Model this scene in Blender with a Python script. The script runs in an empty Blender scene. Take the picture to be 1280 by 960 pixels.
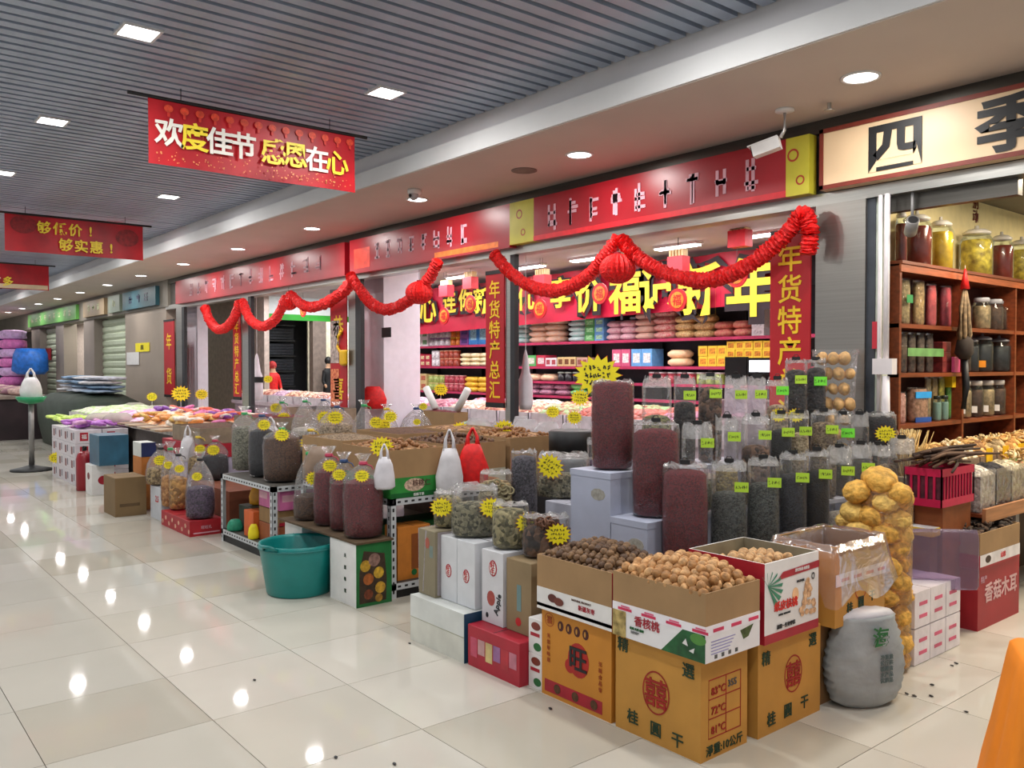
import bpy, math, random
from mathutils import Vector, Matrix
random.seed(7)
R = math.radians
# ---------------------------------------------------------------- camera, world, light, exposure
F_PX, CAM_H = 1060.0, 1.42
TH = math.atan(23/1060)            # camera tilted down a little
AL = math.atan2(1290, 1060)        # +Y lies this far right of the view axis
sc = bpy.context.scene
COL = sc.collection
cd = bpy.data.cameras.new('camera'); cam = bpy.data.objects.new('camera', cd); COL.objects.link(cam)
cd.sensor_width = 36; cd.lens = F_PX/1280*36; cd.clip_start = .05; cd.clip_end = 200
cam.location = (0, 0, CAM_H); cam.rotation_euler = (math.pi/2-TH, 0, AL)
sc.camera = cam
sc.view_settings.view_transform = 'Standard'; sc.view_settings.look = 'None'
sc.view_settings.exposure = 0.3; sc.view_settings.gamma = 1; sc.view_settings.use_curve_mapping = False
sc.cycles.transparent_max_bounces = 14; sc.cycles.max_bounces = 7
sc.cycles.caustics_reflective = False; sc.cycles.caustics_refractive = False
sc.cycles.sample_clamp_indirect = 4
w = bpy.data.worlds.new('world'); sc.world = w; w.use_nodes = True
w.node_tree.nodes['Background'].inputs[0].default_value = (.93, .96, 1, 1)
w.node_tree.nodes['Background'].inputs[1].default_value = .42
P_DOWN, P_SOFF, P_SHOP, P_HERB = 15, 9, 25, 44   # lamp watts

def area(name, loc, size, watt, color=(1,1,1), sy=None, parent=None):
    l = bpy.data.lights.new(name, 'AREA'); l.energy = watt; l.color = color; l.size = size
    if sy: l.shape = 'RECTANGLE'; l.size_y = sy
    else: l.shape = 'DISK'
    o = bpy.data.objects.new(name, l); o.location = loc; COL.objects.link(o)
    if parent: o.parent = parent
    return o

# ---------------------------------------------------------------- measuring helpers (pixel + known plane -> world point)
fw = (-math.sin(AL), math.cos(AL)); rt = (math.cos(AL), math.sin(AL))
def ray(px, py):
    xc = (px-640)/F_PX; yc = (480-py)/F_PX
    f = math.cos(TH)+yc*math.sin(TH); v = -math.sin(TH)+yc*math.cos(TH)
    return (fw[0]*f+rt[0]*xc, fw[1]*f+rt[1]*xc, v)
def onY(px, py, Y): r = ray(px, py); t = Y/r[1]; return (r[0]*t, Y, CAM_H+r[2]*t)
def onX(px, py, X): r = ray(px, py); t = X/r[0]; return (X, r[1]*t, CAM_H+r[2]*t)
def onZ(px, py, Z): r = ray(px, py); t = (Z-CAM_H)/r[2]; return (r[0]*t, r[1]*t, Z)
def ppm(x, y): return F_PX/(x*fw[0]+y*fw[1])      # pixels per metre there
def zat(py, x, y):                                 # height seen at row py above floor point x, y
    return CAM_H-(py-457)/ppm(x, y)
def facing(x, y): return math.atan2(-x, y)         # turn a thing whose front is -Y towards the aisle corner

# ---------------------------------------------------------------- materials
def lin(h):
    h = h.lstrip('#'); h = ''.join(a*2 for a in h) if len(h) == 3 else h; c = [int(h[i:i+2], 16)/255 for i in (0, 2, 4)]
    return tuple((x/12.92 if x <= .04045 else ((x+.055)/1.055)**2.4) for x in c)+(1,)
MC = {}
def M(hexc, rough=.6, noise=.12, scale=12, bump=0, metal=0, kind=None, c2=None, spec=.5):
    key = (hexc, rough, noise, scale, bump, metal, kind, c2, spec)
    if key in MC: return MC[key]
    m = bpy.data.materials.new('mat_'+hexc.strip('#')); m.use_nodes = True
    n = m.node_tree.nodes; l = m.node_tree.links; b = n['Principled BSDF']
    b.inputs['Roughness'].default_value = rough; b.inputs['Metallic'].default_value = metal
    b.inputs['Specular IOR Level'].default_value = spec
    tc = n.new('ShaderNodeTexCoord'); c = lin(hexc)
    dark = tuple(x*(1-noise*1.6) for x in c[:3])+(1,); lite = tuple(min(1, x*(1+noise)) for x in c[:3])+(1,)
    if kind == 'grain':      # loose grains: cells of two colours with relief
        t = n.new('ShaderNodeTexVoronoi'); t.inputs['Scale'].default_value = scale
        rp = n.new('ShaderNodeValToRGB'); e = rp.color_ramp.elements
        sx = n.new('ShaderNodeSeparateColor'); l.new(t.outputs['Color'], sx.inputs[0]); l.new(sx.outputs[0], rp.inputs[0])
        c2l = lin(c2) if c2 else tuple(x*.35 for x in c[:3])+(1,)
        e[0].color = c2l; e[1].color = lite; e[0].position = .1; e[1].position = .9
        l.new(tc.outputs['Object'], t.inputs['Vector']); l.new(rp.outputs[0], b.inputs['Base Color'])
        bp = n.new('ShaderNodeBump'); bp.invert = True; bp.inputs['Strength'].default_value = .8; bp.inputs['Distance'].default_value = .6/scale
        l.new(t.outputs['Distance'], bp.inputs['Height']); l.new(bp.outputs[0], b.inputs['Normal'])
    else:
        t = n.new('ShaderNodeTexNoise'); t.inputs['Scale'].default_value = scale; t.inputs['Detail'].default_value = 4
        rp = n.new('ShaderNodeValToRGB'); e = rp.color_ramp.elements
        e[0].color = dark if not c2 else lin(c2); e[1].color = lite; e[0].position = .3; e[1].position = .7
        if kind == 'brush':
            mp = n.new('ShaderNodeMapping'); mp.inputs['Scale'].default_value = (1, 1, 60)
            l.new(tc.outputs['Object'], mp.inputs[0]); l.new(mp.outputs[0], t.inputs['Vector'])
        elif kind == 'wood':
            mp = n.new('ShaderNodeMapping'); mp.inputs['Scale'].default_value = (6, .6, 9)
            l.new(tc.outputs['Object'], mp.inputs[0]); l.new(mp.outputs[0], t.inputs['Vector'])
        else: l.new(tc.outputs['Object'], t.inputs['Vector'])
        l.new(t.outputs['Fac'], rp.inputs[0]); l.new(rp.outputs[0], b.inputs['Base Color'])
        if bump:
            bp = n.new('ShaderNodeBump'); bp.inputs['Strength'].default_value = bump; bp.inputs['Distance'].default_value = .02
            l.new(t.outputs['Fac'], bp.inputs['Height']); l.new(bp.outputs[0], b.inputs['Normal'])
    MC[key] = m; return m
def EM(hexc, s, key='emit'):
    k = (hexc, s, key)
    if k in MC: return MC[k]
    m = bpy.data.materials.new('mat_glow'); m.use_nodes = True; n = m.node_tree.nodes; l = m.node_tree.links
    b = n['Principled BSDF']; b.inputs['Emission Color'].default_value = lin(hexc); b.inputs['Emission Strength'].default_value = s
    b.inputs['Base Color'].default_value = (.8, .8, .8, 1)
    MC[k] = m; return m
def FILM(tint='#ffffff', haze=.2, rough=.12, bump=.5, scale=14, name='film'):   # thin crumpled plastic
    k = (tint, haze, rough, bump, scale, name)
    if k in MC: return MC[k]
    m = bpy.data.materials.new('mat_'+name); m.use_nodes = True; n = m.node_tree.nodes; l = m.node_tree.links
    n.remove(n['Principled BSDF']); out = n['Material Output']
    tr = n.new('ShaderNodeBsdfTransparent'); tr.inputs[0].default_value = lin(tint)
    gl = n.new('ShaderNodeBsdfGlossy'); gl.inputs['Roughness'].default_value = rough; gl.inputs[0].default_value = (.95, .95, .97, 1)
    df = n.new('ShaderNodeBsdfDiffuse'); df.inputs[0].default_value = lin(tint)
    tl = n.new('ShaderNodeBsdfTranslucent'); tl.inputs[0].default_value = lin(tint)
    dm = n.new('ShaderNodeMixShader'); dm.inputs[0].default_value = .4; l.new(df.outputs[0], dm.inputs[1]); l.new(tl.outputs[0], dm.inputs[2])
    tc = n.new('ShaderNodeTexCoord'); t = n.new('ShaderNodeTexNoise'); t.inputs['Scale'].default_value = scale; t.inputs['Detail'].default_value = 3
    t.inputs['Distortion'].default_value = 1.5
    l.new(tc.outputs['Object'], t.inputs['Vector'])
    bp = n.new('ShaderNodeBump'); bp.inputs['Strength'].default_value = bump; bp.inputs['Distance'].default_value = .03
    l.new(t.outputs['Fac'], bp.inputs['Height']); l.new(bp.outputs[0], gl.inputs['Normal']); l.new(bp.outputs[0], df.inputs['Normal'])
    fr = n.new('ShaderNodeFresnel'); fr.inputs[0].default_value = 1.45; l.new(bp.outputs[0], fr.inputs['Normal'])
    m1 = n.new('ShaderNodeMixShader'); m1.inputs[0].default_value = haze; l.new(tr.outputs[0], m1.inputs[1]); l.new(dm.outputs[0], m1.inputs[2])
    mt = n.new('ShaderNodeMath'); mt.operation = 'MULTIPLY_ADD'; mt.inputs[1].default_value = .55; mt.inputs[2].default_value = .0
    l.new(fr.outputs[0], mt.inputs[0])
    m2 = n.new('ShaderNodeMixShader'); l.new(mt.outputs[0], m2.inputs[0]); l.new(m1.outputs[0], m2.inputs[1]); l.new(gl.outputs[0], m2.inputs[2])
    l.new(m2.outputs[0], out.inputs[0]); MC[k] = m; return m

KRAFT = M('#a07f58', .8, .08, 6); KRAFT_IN = M('#8a6d4a', .85, .08, 6); OCHRE = M('#c08a3a', .7, .08, 5)
WHITE = M('#e4e2e0', .5, .04); LAV = M('#b9bccb', .6, .05, 4); REDP = M('#a8182c', .5, .1); RED = M('#c01a20', .5, .08)
BRIGHTRED = M('#e01818', .6, .15, 30); GOLD = M('#f0c020', .5, .05); YEL = M('#f4e21e', .5, .04); YG = M('#b9e03a', .5, .04); NEON = M('#7dee3c', .5, .04)
BLACK = M('#121214', .5, .1); DARK = M('#26262a', .5, .1); GREENP = M('#1f6b35', .5, .1); STEEL = M('#b0aea8', .32, .06, 3, metal=.9, kind='brush')
STEELD = M('#57544f', .35, .06, 3, metal=.85, kind='brush'); GREYW = M('#9a928c', .7, .05); CREAM = M('#d9c3a0', .6, .05)
SLAT = M('#a3b0c4', .42, .1, 3, metal=.15); INK = M('#1f3a24', .7, .05); REDINK = M('#a82a1c', .7, .1)
WOODR = M('#7a3a1e', .4, .25, 5, kind='wood'); WOODL = M('#b07a52', .5, .2, 4, kind='wood')
CLEAR = FILM('#ffffff', .05, .1, .6, 14); CLEARL = FILM('#ffffff', .3, .15, .8, 16, name='film_white'); CLEARV = FILM('#f4ecf6', .5, .2, .8, 20, name='film_cloudy')
CLEARTOP = FILM('#ffffff', .28, .16, 1.0, 26, name='film_top')
CLEART = FILM('#ffffff', .13, .1, .9, 18, name='film_tied')
GLASS = FILM('#f4fbfa', .03, .03, 0, name='glass')

# ---------------------------------------------------------------- mesh helpers
class MB:
    def __init__(s): s.v = []; s.f = []
    def add(s, v, f, mat=None):
        k = len(s.v)
        s.v += [tuple(mat @ Vector(p)) for p in v] if mat is not None else list(v)
        s.f += [tuple(i+k for i in q) for q in f]; return s
    def box(s, x0, x1, y0, y1, z0, z1, mat=None):
        return s.add([(x0,y0,z0),(x1,y0,z0),(x1,y1,z0),(x0,y1,z0),(x0,y0,z1),(x1,y0,z1),(x1,y1,z1),(x0,y1,z1)],
            [(0,3,2,1),(4,5,6,7),(0,1,5,4),(1,2,6,5),(2,3,7,6),(3,0,4,7)], mat)
    def lathe(s, prof, n=20, mat=None, cx=0, cy=0, caps=True, sx=1, sy=1, jit=0, sq=0, rib=0):
        v = []; f = []
        for j, (r, z) in enumerate(prof):
            for i in range(n):
                a = 2*math.pi*i/n; c, si = math.cos(a), math.sin(a)
                k = (1/max(abs(c), abs(si)))**sq if sq else 1
                rr = r*k*(1+random.uniform(-jit, jit))*(1+(rib if i % 2 else -rib))
                v.append((cx+rr*c*sx, cy+rr*si*sy, z+(random.uniform(-jit, jit)*.15*r if jit else 0)))
        for j in range(len(prof)-1):
            for i in range(n): f.append((j*n+i, j*n+(i+1) % n, (j+1)*n+(i+1) % n, (j+1)*n+i))
        if caps: f.append(tuple(range(n-1, -1, -1))); f.append(tuple((len(prof)-1)*n+i for i in range(n)))
        return s.add(v, f, mat)
    def tube(s, pts, r, n=8, caps=True):
        pts = [Vector(p) for p in pts]; v = []; f = []
        for j, p in enumerate(pts):
            d = (pts[min(j+1, len(pts)-1)]-pts[max(j-1, 0)]).normalized()
            a = d.cross(Vector((0, 0, 1)));
            if a.length < .05: a = d.cross(Vector((1, 0, 0)))
            a.normalize(); b = d.cross(a); rr = r[j] if isinstance(r, (list, tuple)) else r
            for i in range(n):
                t = 2*math.pi*i/n; q = p+a*math.cos(t)*rr+b*math.sin(t)*rr; v.append(tuple(q))
        for j in range(len(pts)-1):
            for i in range(n): f.append((j*n+i, j*n+(i+1) % n, (j+1)*n+(i+1) % n, (j+1)*n+i))
        if caps: f.append(tuple(range(n-1, -1, -1))); f.append(tuple((len(pts)-1)*n+i for i in range(n)))
        return s.add(v, f)
    def quad(s, a, b, c, d): return s.add([a, b, c, d], [(0, 1, 2, 3)])
    def prism(s, poly, z0, z1, mat=None):      # polygon in XY extruded in z
        n = len(poly); v = [(x, y, z0) for x, y in poly]+[(x, y, z1) for x, y in poly]
        return s.add(v, [tuple(range(n-1, -1, -1)), tuple(range(n, 2*n))]+[(i, (i+1) % n, n+(i+1) % n, n+i) for i in range(n)], mat)
    def ico(s, r, sub=1, jit=0, sc=(1, 1, 1), at=(0, 0, 0)):
        v, f = icodata(sub)
        return s.add([(at[0]+x*r*sc[0]*(1+random.uniform(-jit, jit)), at[1]+y*r*sc[1]*(1+random.uniform(-jit, jit)), at[2]+z*r*sc[2]*(1+random.uniform(-jit, jit))) for x, y, z in v], f)
    def mesh(s, name, mat, smooth=False):
        me = bpy.data.meshes.new(name); me.from_pydata(s.v, [], s.f)
        if mat: me.materials.append(mat)
        if smooth: me.polygons.foreach_set('use_smooth', [True]*len(me.polygons))
        me.update(); return me
    def obj(s, name, mat, parent=None, smooth=False, loc=None):
        return link(name, s.mesh(name, mat, smooth), parent, loc)
_ico = {}
def icodata(sub):
    if sub in _ico: return _ico[sub]
    import bmesh
    bm = bmesh.new(); bmesh.ops.create_icosphere(bm, subdivisions=sub, radius=1)
    bm.verts.index_update(); _ico[sub] = ([tuple(v.co) for v in bm.verts], [tuple(v.index for v in f.verts) for f in bm.faces]); bm.free()
    return _ico[sub]
def link(name, data, parent=None, loc=None, rz=None):
    o = bpy.data.objects.new(name, data); COL.objects.link(o)
    if parent: o.parent = parent
    if loc is not None: o.location = loc
    if rz: o.rotation_euler = (0, 0, rz)
    return o
def tag(o, label=None, cat=None, group=None, kind=None):
    if label: o['label'] = label
    if cat: o['category'] = cat
    if group: o['group'] = group
    if kind: o['kind'] = kind
    return o
def thing(name, label, cat, loc=(0, 0, 0), rz=0, group=None):
    return tag(link(name, None, None, loc, rz), label, cat, group)
def struct(name, mb, mat, parent=None, smooth=False):
    o = mb.obj(name, mat, parent, smooth)
    if not parent: o['kind'] = 'structure'
    return o
def kids(root): return [o for o in root.children]
def dup(root, loc, rz=None, label=None, group=None, scale=None):
    r = root.copy(); COL.objects.link(r); r.location = loc
    if rz is not None: r.rotation_euler = (0, 0, rz)
    if scale: r.scale = scale
    if label: r['label'] = label
    if group: r['group'] = group
    for ch in kids(root):
        c = ch.copy(); COL.objects.link(c); c.parent = r
        for g in kids(ch):
            d = g.copy(); COL.objects.link(d); d.parent = c
    return r
_tx = {}
def textmesh(s, mat, size=1, bold=0, depth=.001, sx=1):
    k = (s, mat.name, size, bold, depth, sx)
    if k in _tx: return _tx[k]
    c = bpy.data.curves.new('lettering', 'FONT'); c.body = s; c.size = size; c.offset = bold*size; c.extrude = depth
    c.resolution_u = 2; c.align_x = 'CENTER'; c.align_y = 'CENTER'
    o = bpy.data.objects.new('lettering', c); COL.objects.link(o)
    me = bpy.data.meshes.new_from_object(o.evaluated_get(bpy.context.evaluated_depsgraph_get()))
    bpy.data.objects.remove(o); bpy.data.curves.remove(c)
    me.name = 'lettering'; me.materials.clear(); me.materials.append(mat)
    if sx != 1: me.transform(Matrix.Diagonal((sx, 1, 1, 1)))
    # centre on the real bounds
    xs = [v.co.x for v in me.vertices]; ys = [v.co.y for v in me.vertices]
    if xs: me.transform(Matrix.Translation((-(min(xs)+max(xs))/2, -(min(ys)+max(ys))/2, 0)))
    _tx[k] = me; return me
def text(s, mat, size, parent, loc, face='F', bold=.008, sx=1, tilt=0, name='lettering'):
    o = link(name, textmesh(s, mat, size, bold, .0012, sx), parent, loc)
    o.rotation_euler = (math.pi/2, tilt, math.pi/2) if face == 'R' else (math.pi/2, tilt, 0)
    return o
def flatpoly(pts, mat, parent, loc, face='F', name='print', t=.0012):   # flat printed shape, pts in face coordinates
    m = MB(); n = len(pts)
    if face == 'F': v = [(x, 0, y) for x, y in pts]+[(x, -t, y) for x, y in pts]
    else: v = [(0, x, y) for x, y in pts]+[(t, x, y) for x, y in pts]
    fs = [tuple(range(n, 2*n)), tuple(range(n-1, -1, -1))]+[(i, n+i, n+(i+1) % n, (i+1) % n) for i in range(n)]
    m.add(v, fs); return m.obj(name, mat, parent, loc=loc)
def prect(x0, x1, y0, y1): return [(x0, y0), (x1, y0), (x1, y1), (x0, y1)]
def pell(cx, cy, rx, ry, n=20, ph=0): return [(cx+rx*math.cos(2*math.pi*i/n+ph), cy+ry*math.sin(2*math.pi*i/n+ph)) for i in range(n)]
def pring(cx, cy, rx, ry, w, mat, parent, loc, face='F', n=28):
    m = MB(); a = pell(cx, cy, rx, ry, n); b = pell(cx, cy, rx-w, ry-w, n); t = .0012
    pts = a+b
    v = [(x, -t, y) if face == 'F' else (t, x, y) for x, y in pts]
    m.add(v, [(i, (i+1) % n, n+(i+1) % n, n+i) for i in range(n)]); return m.obj('print', mat, parent, loc=loc)
def pstar(r, n=16, k=.7, sx=1.18): return [(sx*(r if i % 2 == 0 else r*k)*math.cos(math.pi*i/n), (r if i % 2 == 0 else r*k)*math.sin(math.pi*i/n)) for i in range(2*n)]

# yellow starburst price card with a red rim and black handwriting, shared meshes
def scribble(w, h, rows, seed, mat, t=.0006):
    rnd = random.Random(seed); m = MB()
    for r in range(rows):
        y = h*(.5-(r+.5)/rows); x = -w/2
        while x < w/2-.004:
            g = rnd.uniform(.012, .02)*w/.09
            for _ in range(3):
                a = (x+rnd.uniform(0, g*.8), y+rnd.uniform(-.38, .38)*h/rows); b = (x+rnd.uniform(0, g*.8), y+rnd.uniform(-.38, .38)*h/rows)
                dx, dz = b[0]-a[0], b[1]-a[1]; L = math.hypot(dx, dz) or 1; ox, oz = -dz/L*.0016*w/.09*1.2, dx/L*.0016*w/.09*1.2
                m.quad((a[0]-ox, -t, a[1]-oz), (b[0]-ox, -t, b[1]-oz), (b[0]+ox, -t, b[1]+oz), (a[0]+ox, -t, a[1]+oz))
            x += g
    return m.mesh('writing', mat)
SCR = [scribble(.075, .06, 3, s, BLACK) for s in range(5)]
SCR2 = [scribble(.05, .022, 1, s+20, BLACK) for s in range(5)]
def starmesh():
    m = MB(); a = pstar(.06); n = len(a); m.add([(x, 0, y) for x, y in a]+[(x, -.002, y) for x, y in a], [tuple(range(n, 2*n)), tuple(range(n-1, -1, -1))]+[(i, n+i, n+(i+1) % n, (i+1) % n) for i in range(n)])
    return m.mesh('price_card', M('#d8462a', .5, .1))
STARR = starmesh()
def _sy():
    m = MB(); a = [(x, y) for x, y in pstar(.057, k=.74)]; n = len(a); m.add([(x, -.0026, y) for x, y in a], [tuple(range(n))]); return m.mesh('face', YEL)
STARY = _sy()
_k = [0]
def star(parent, loc, rz=0, s=1, tilt=0):      # a price card as part of what it is fixed to
    _k[0] += 1
    o = link('price_card', STARR, parent, loc); o.rotation_euler = (0, tilt, rz); o.scale = (s, s, s)
    link('card_face', STARY, o); link('writing', SCR[_k[0] % 5], o, (0, -.003, 0)); o['label'] = 'yellow starburst price card with black handwriting'
    return o
def _tagm(mat):
    m = MB(); m.box(-.03, .03, -.001, 0, -.022, .022); return m.mesh('price_tag', mat)
TAGY, TAGN = _tagm(YG), _tagm(NEON)
def ptag(parent, loc, neon=False, s=1, rz=0):
    _k[0] += 1
    o = link('price_tag', TAGN if neon else TAGY, parent, loc, rz); o.scale = (s, s, s)
    link('writing', SCR2[_k[0] % 5], o, (0, -.0012, 0)); return o

# ================================================================ STRUCTURE
# floor: separate square tiles with recessed joints over a screed
FLOORM = M('#c6c1b5', .045, .05, .9, spec=.2); FLOORM2 = M('#bcb6a8', .05, .06, .8, spec=.2); JOINT = M('#6d665c', .8, .1)
m = MB(); m.box(-36, 3, -3.5, 9.5, -.06, -.004); floor = struct('floor', m, JOINT)
tm = []
for mt_ in (FLOORM, FLOORM2, M('#cbc6bb', .04, .05, 1.1, spec=.2)):
    m = MB(); m.add([(-.2985,-.2985,-.02),(.2985,-.2985,-.02),(.2985,.2985,-.02),(-.2985,.2985,-.02),(-.2985,-.2985,0),(.2985,-.2985,0),(.2985,.2985,0),(-.2985,.2985,0)],
        [(4,5,6,7),(0,1,5,4),(1,2,6,5),(2,3,7,6),(3,0,4,7)]); tm.append(m.mesh('floor_tile', mt_))
tiles = []
for i in range(-58, 6):
    for j in range(-8, 14):
        cx, cy = -2.761+.6*i+.3, 1.212+.6*j+.3
        if -36 < cx < 2.7 and -3.4 < cy < 9.4: tiles.append((cx, cy))
def in_view(x, y):
    f_ = x*fw[0]+y*fw[1]; r_ = x*rt[0]+y*rt[1]
    return f_ > 1.2 and abs(r_/f_) < .68 and y < 5.6
tiles.sort(key=lambda t: (not in_view(*t), math.hypot(*t)))
for (x, y) in tiles[:280]: link('floor_tile', random.choice(tm), floor, (x, y, 0))
m = MB()
for (x, y) in tiles[280:]: m.add([(x-.2985,y-.2985,0),(x+.2985,y-.2985,0),(x+.2985,y+.2985,0),(x-.2985,y+.2985,0)], [(0,1,2,3)])
o = m.obj('distant_tiles', FLOORM, floor); o['kind'] = 'stuff'

# ceiling of the aisle: dark plenum with hanging metal slats
m = MB(); m.box(-36, 3, -3.5, 3.7, 3.42, 3.46); ceiling = struct('ceiling', m, M('#0d0e10', .9))
m = MB(); m.add([(-.037,-3.5,3.18),(.037,-3.5,3.18),(.037,3.62,3.18),(-.037,3.62,3.18),(-.037,-3.5,3.24),(.037,-3.5,3.24),(.037,3.62,3.24),(-.037,3.62,3.24)], [(0,3,2,1),(0,1,5,4),(1,2,6,5),(2,3,7,6),(3,0,4,7)])
sm = m.mesh('ceiling_slat', SLAT)
for i in range(290): link('ceiling_slat', sm, ceiling, (1.2-.11*i, 0, random.uniform(-.002, .002)))
m = MB()
for i in range(290, 335): m.box(1.2-.11*i-.037, 1.2-.11*i+.037, -3.5, 3.62, 3.18, 3.24)
o = m.obj('distant_slats', SLAT, ceiling); o['kind'] = 'stuff'
# dropped soffit over the shopfronts with a stepped fascia
SOFF = M('#c9bdb4', .75, .03, 2); FASC = M('#d6d6d6', .6, .03, 3); FASC2 = M('#d2d0d2', .7, .03, 3)
m = MB(); m.box(-36, 3, 3.6, 3.72, 2.915, 3.05); m.box(-36, 3, 3.72, 4.86, 2.92, 2.95); struct('ceiling_soffit', m, SOFF)
m = MB(); m.box(-36, 3, 3.588, 3.6, 2.92, 3.05); struct('trim_1', m, FASC)
m = MB(); m.box(-36, 3, 3.64, 3.72, 3.05, 3.3); struct('trim_2', m, FASC2)

# shopfront: lintel beam, posts, piers
YF = 4.79
m = MB(); m.box(-15.4, 3, YF-.02, YF+.12, 2.40, 2.47); struct('trim_3', m, STEEL)
m = MB(); m.box(-15.4, 3, YF+.02, YF+.12, 2.47, 2.92); struct('wall_front', m, M('#4a4540', .6))
m = MB(); m.box(-15.4, 3, YF-.02, YF+.02, 2.84, 2.92); struct('trim_4', m, STEELD)
def post(x0, x1, y1=.03, mat=STEEL, n=5, z1=2.4):
    m = MB(); m.box(x0, x1, YF-.02, YF+y1, 0, z1); struct('trim_%d' % n, m, mat)
m = MB(); m.box(-2.86, -2.54, YF-.02, YF+.13, 0, 2.4); struct('wall_pier', m, M('#9a958e', .28, .05, 2, metal=.85, kind='brush'))
m = MB(); m.box(-2.54, -2.49, YF, YF+.1, 0, 2.4); struct('trim_6', m, M('#3b4048', .4))
post(-5.83, -5.77, n=7, mat=DARK); post(-5.90, -5.83, n=8)
post(-8.62, -8.50, n=9, mat=DARK); post(-8.78, -8.62, n=10)
post(-11.72, -11.62, n=11, mat=DARK); post(-11.95, -11.72, n=12)
post(-14.55, -14.43, n=13, mat=DARK); post(-14.83, -14.55, n=14)
# white columns inside the shop
WHC = M('#e6e0ea', .5, .03)
m = MB(); m.box(-9.02, -8.55, 5.1, 5.6, 0, 2.74); struct('wall_column', m, WHC)
m = MB(); m.box(-15.5, -14.75, 5.1, 5.28, 0, 2.74); struct('wall_column_far', m, WHC)
# shop interior shell
WALLD = M('#4d4a50', .7, .08); 
m = MB(); m.box(-15.4, -2.66, 4.93, 8.6, 2.74, 2.78); struct('ceiling_shop', m, M('#b7b3b6', .7, .05, 3))
m = MB(); m.box(-13.6, -2.66, 8.5, 8.56, 0, 2.74); struct('wall_back', m, WALLD)
m = MB(); m.box(-2.72, -2.66, 4.93, 8.5, 0, 2.78); struct('wall_partition', m, M('#d8c9a0', .7, .05))
m = MB(); m.box(-2.66, 2.5, 4.93, 9.3, 2.62, 2.66); struct('ceiling_herb_shop', m, M('#6b675c', .7, .1, 2))
m = MB(); m.box(-2.66, 2.5, 9.3, 9.36, 0, 2.66); struct('wall_herb_back', m, M('#cfc08a', .7, .05))
m = MB(); m.box(-2.66, -2.655, 4.93, 9.3, 2.0, 2.62); struct('wall_herb_side', m, M('#efe0a8', .7, .05))
# beyond the shop on the left: a clothes shop whose front faces back towards us
m = MB(); m.box(-20.6, -20.5, 6.7, 12.6, 0, 3.0); struct('wall_across', m, M('#1a1a1d', .7))
m = MB(); m.box(-19.1, -19, 6.7, 13, 2.62, 3.1); struct('wall_across_fascia', m, M('#e8eaec', .6, .03))
m = MB(); m.box(-19.1, -18.96, 6.7, 13, 2.5, 2.64); struct('trim_15', m, M('#2fa52f', .6, .2, 3))
m = MB(); m.box(-19.15, -18.95, 9.33, 9.68, 0, 2.5); struct('trim_30', m, M('#8a7a70', .6))
m = MB(); m.box(-20.6, -13.6, 4.93, 13, 3.1, 3.14); struct('ceiling_across', m, M('#d8d8da', .6))
m = MB(); m.box(-20.0, -19.95, 9.68, 13, 0, 3.1); struct('wall_across_lit', m, M('#efe6d0', .6))
# far shopfronts on the left (pixels -> pier positions measured on the shopfront plane)
def fx(px): return onY(px, 450, YF)[0]
PIER = M('#8a8078', .6, .06, 2)
n_ = 16
for a, b in ((157, 208), (105, 118), (70, 80), (40, 50)):
    m = MB(); m.box(fx(a), fx(b), YF, YF+.3, 0, 2.55 if a != 157 else 2.45); struct('trim_%d' % n_, m, PIER if a != 157 else M('#a49688', .5, .05, 2)); n_ += 1
SHUT = M('#b9c4ac', .5, .05)
for q, (a, b) in enumerate(((118, 157), (50, 70))):
    X0, X1 = fx(a), fx(b); d = tag(link('door_%d' % (q+1), None), kind='structure')
    sl = MB(); sl.add([(X0, 0, 0), (X1, 0, 0), (X1, -.03, .05), (X1, -.03, .12), (X1, 0, .15), (X0, 0, .15), (X0, -.03, .12), (X0, -.03, .05)], [(0, 1, 2, 7), (7, 2, 3, 6), (6, 3, 4, 5)])
    me = sl.mesh('shutter_slat', SHUT)
    for k in range(16): link('shutter_slat', me, d, (0, YF+.2, k*.152))
m = MB(); m.box(-36, fx(208)+.2, YF-.03, YF+.25, 2.45, 2.92); struct('wall_front_far', m, M('#7c766c', .6, .1, 2))
m = MB(); m.box(-36, -15.4, 6.58, 6.68, 0, 2.9); struct('wall_far_back', m, M('#cdbfb4', .6))
m = MB(); m.box(-36, -35.9, -3.5, 9.5, 0, 3.4); struct('wall_end', m, M('#8b8383', .7))
m = MB(); m.box(-36, -15.4, 4.9, 6.7, 2.74, 2.78); struct('ceiling_far_shops', m, M('#c9c3c0', .7))

# ================================================================ LAMPS
GLOW = EM('#ffffff', 9)
def ceiling_lamp(x, y, lab):
    t = thing('ceiling_lamp', lab, 'lamp', (x, y, 3.18), group='square lamps in the slatted ceiling')
    m = MB(); m.box(-.1, .1, -.1, -.085, -.012, .02); m.box(-.1, .1, .085, .1, -.012, .02); m.box(-.1, -.085, -.085, .085, -.012, .02); m.box(.085, .1, -.085, .085, -.012, .02); m.obj('frame', M('#d5d5d5', .4), t)
    m = MB(); m.box(-.085, .085, -.085, .085, -.004, .01); m.obj('diffuser', GLOW, t)
    area('lamp_light', (0, 0, -.02), .16, P_DOWN, (1, .985, .96), parent=t)
vis = {(-4.73, 1.34): 'square ceiling lamp nearest the top edge, left of centre', (-6.83, 1.34): 'square ceiling lamp, second of the left row', (-8.93, 1.34): 'square ceiling lamp cut by the left edge of the photo',
       (-4.76, 2.86): 'square ceiling lamp right above the corner of the long red banner', (-9.1, 2.86): 'square ceiling lamp between the long banner and the smaller one'}
for k in range(-2, 12):
    x = -4.73-2.1*k
    for y in (1.34, -.2):
        lab = vis.get((round(x, 2), y), 'square ceiling lamp in the row over the aisle')
        if y == 1.34 or k % 2 == 0: ceiling_lamp(x, y, lab)
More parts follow.
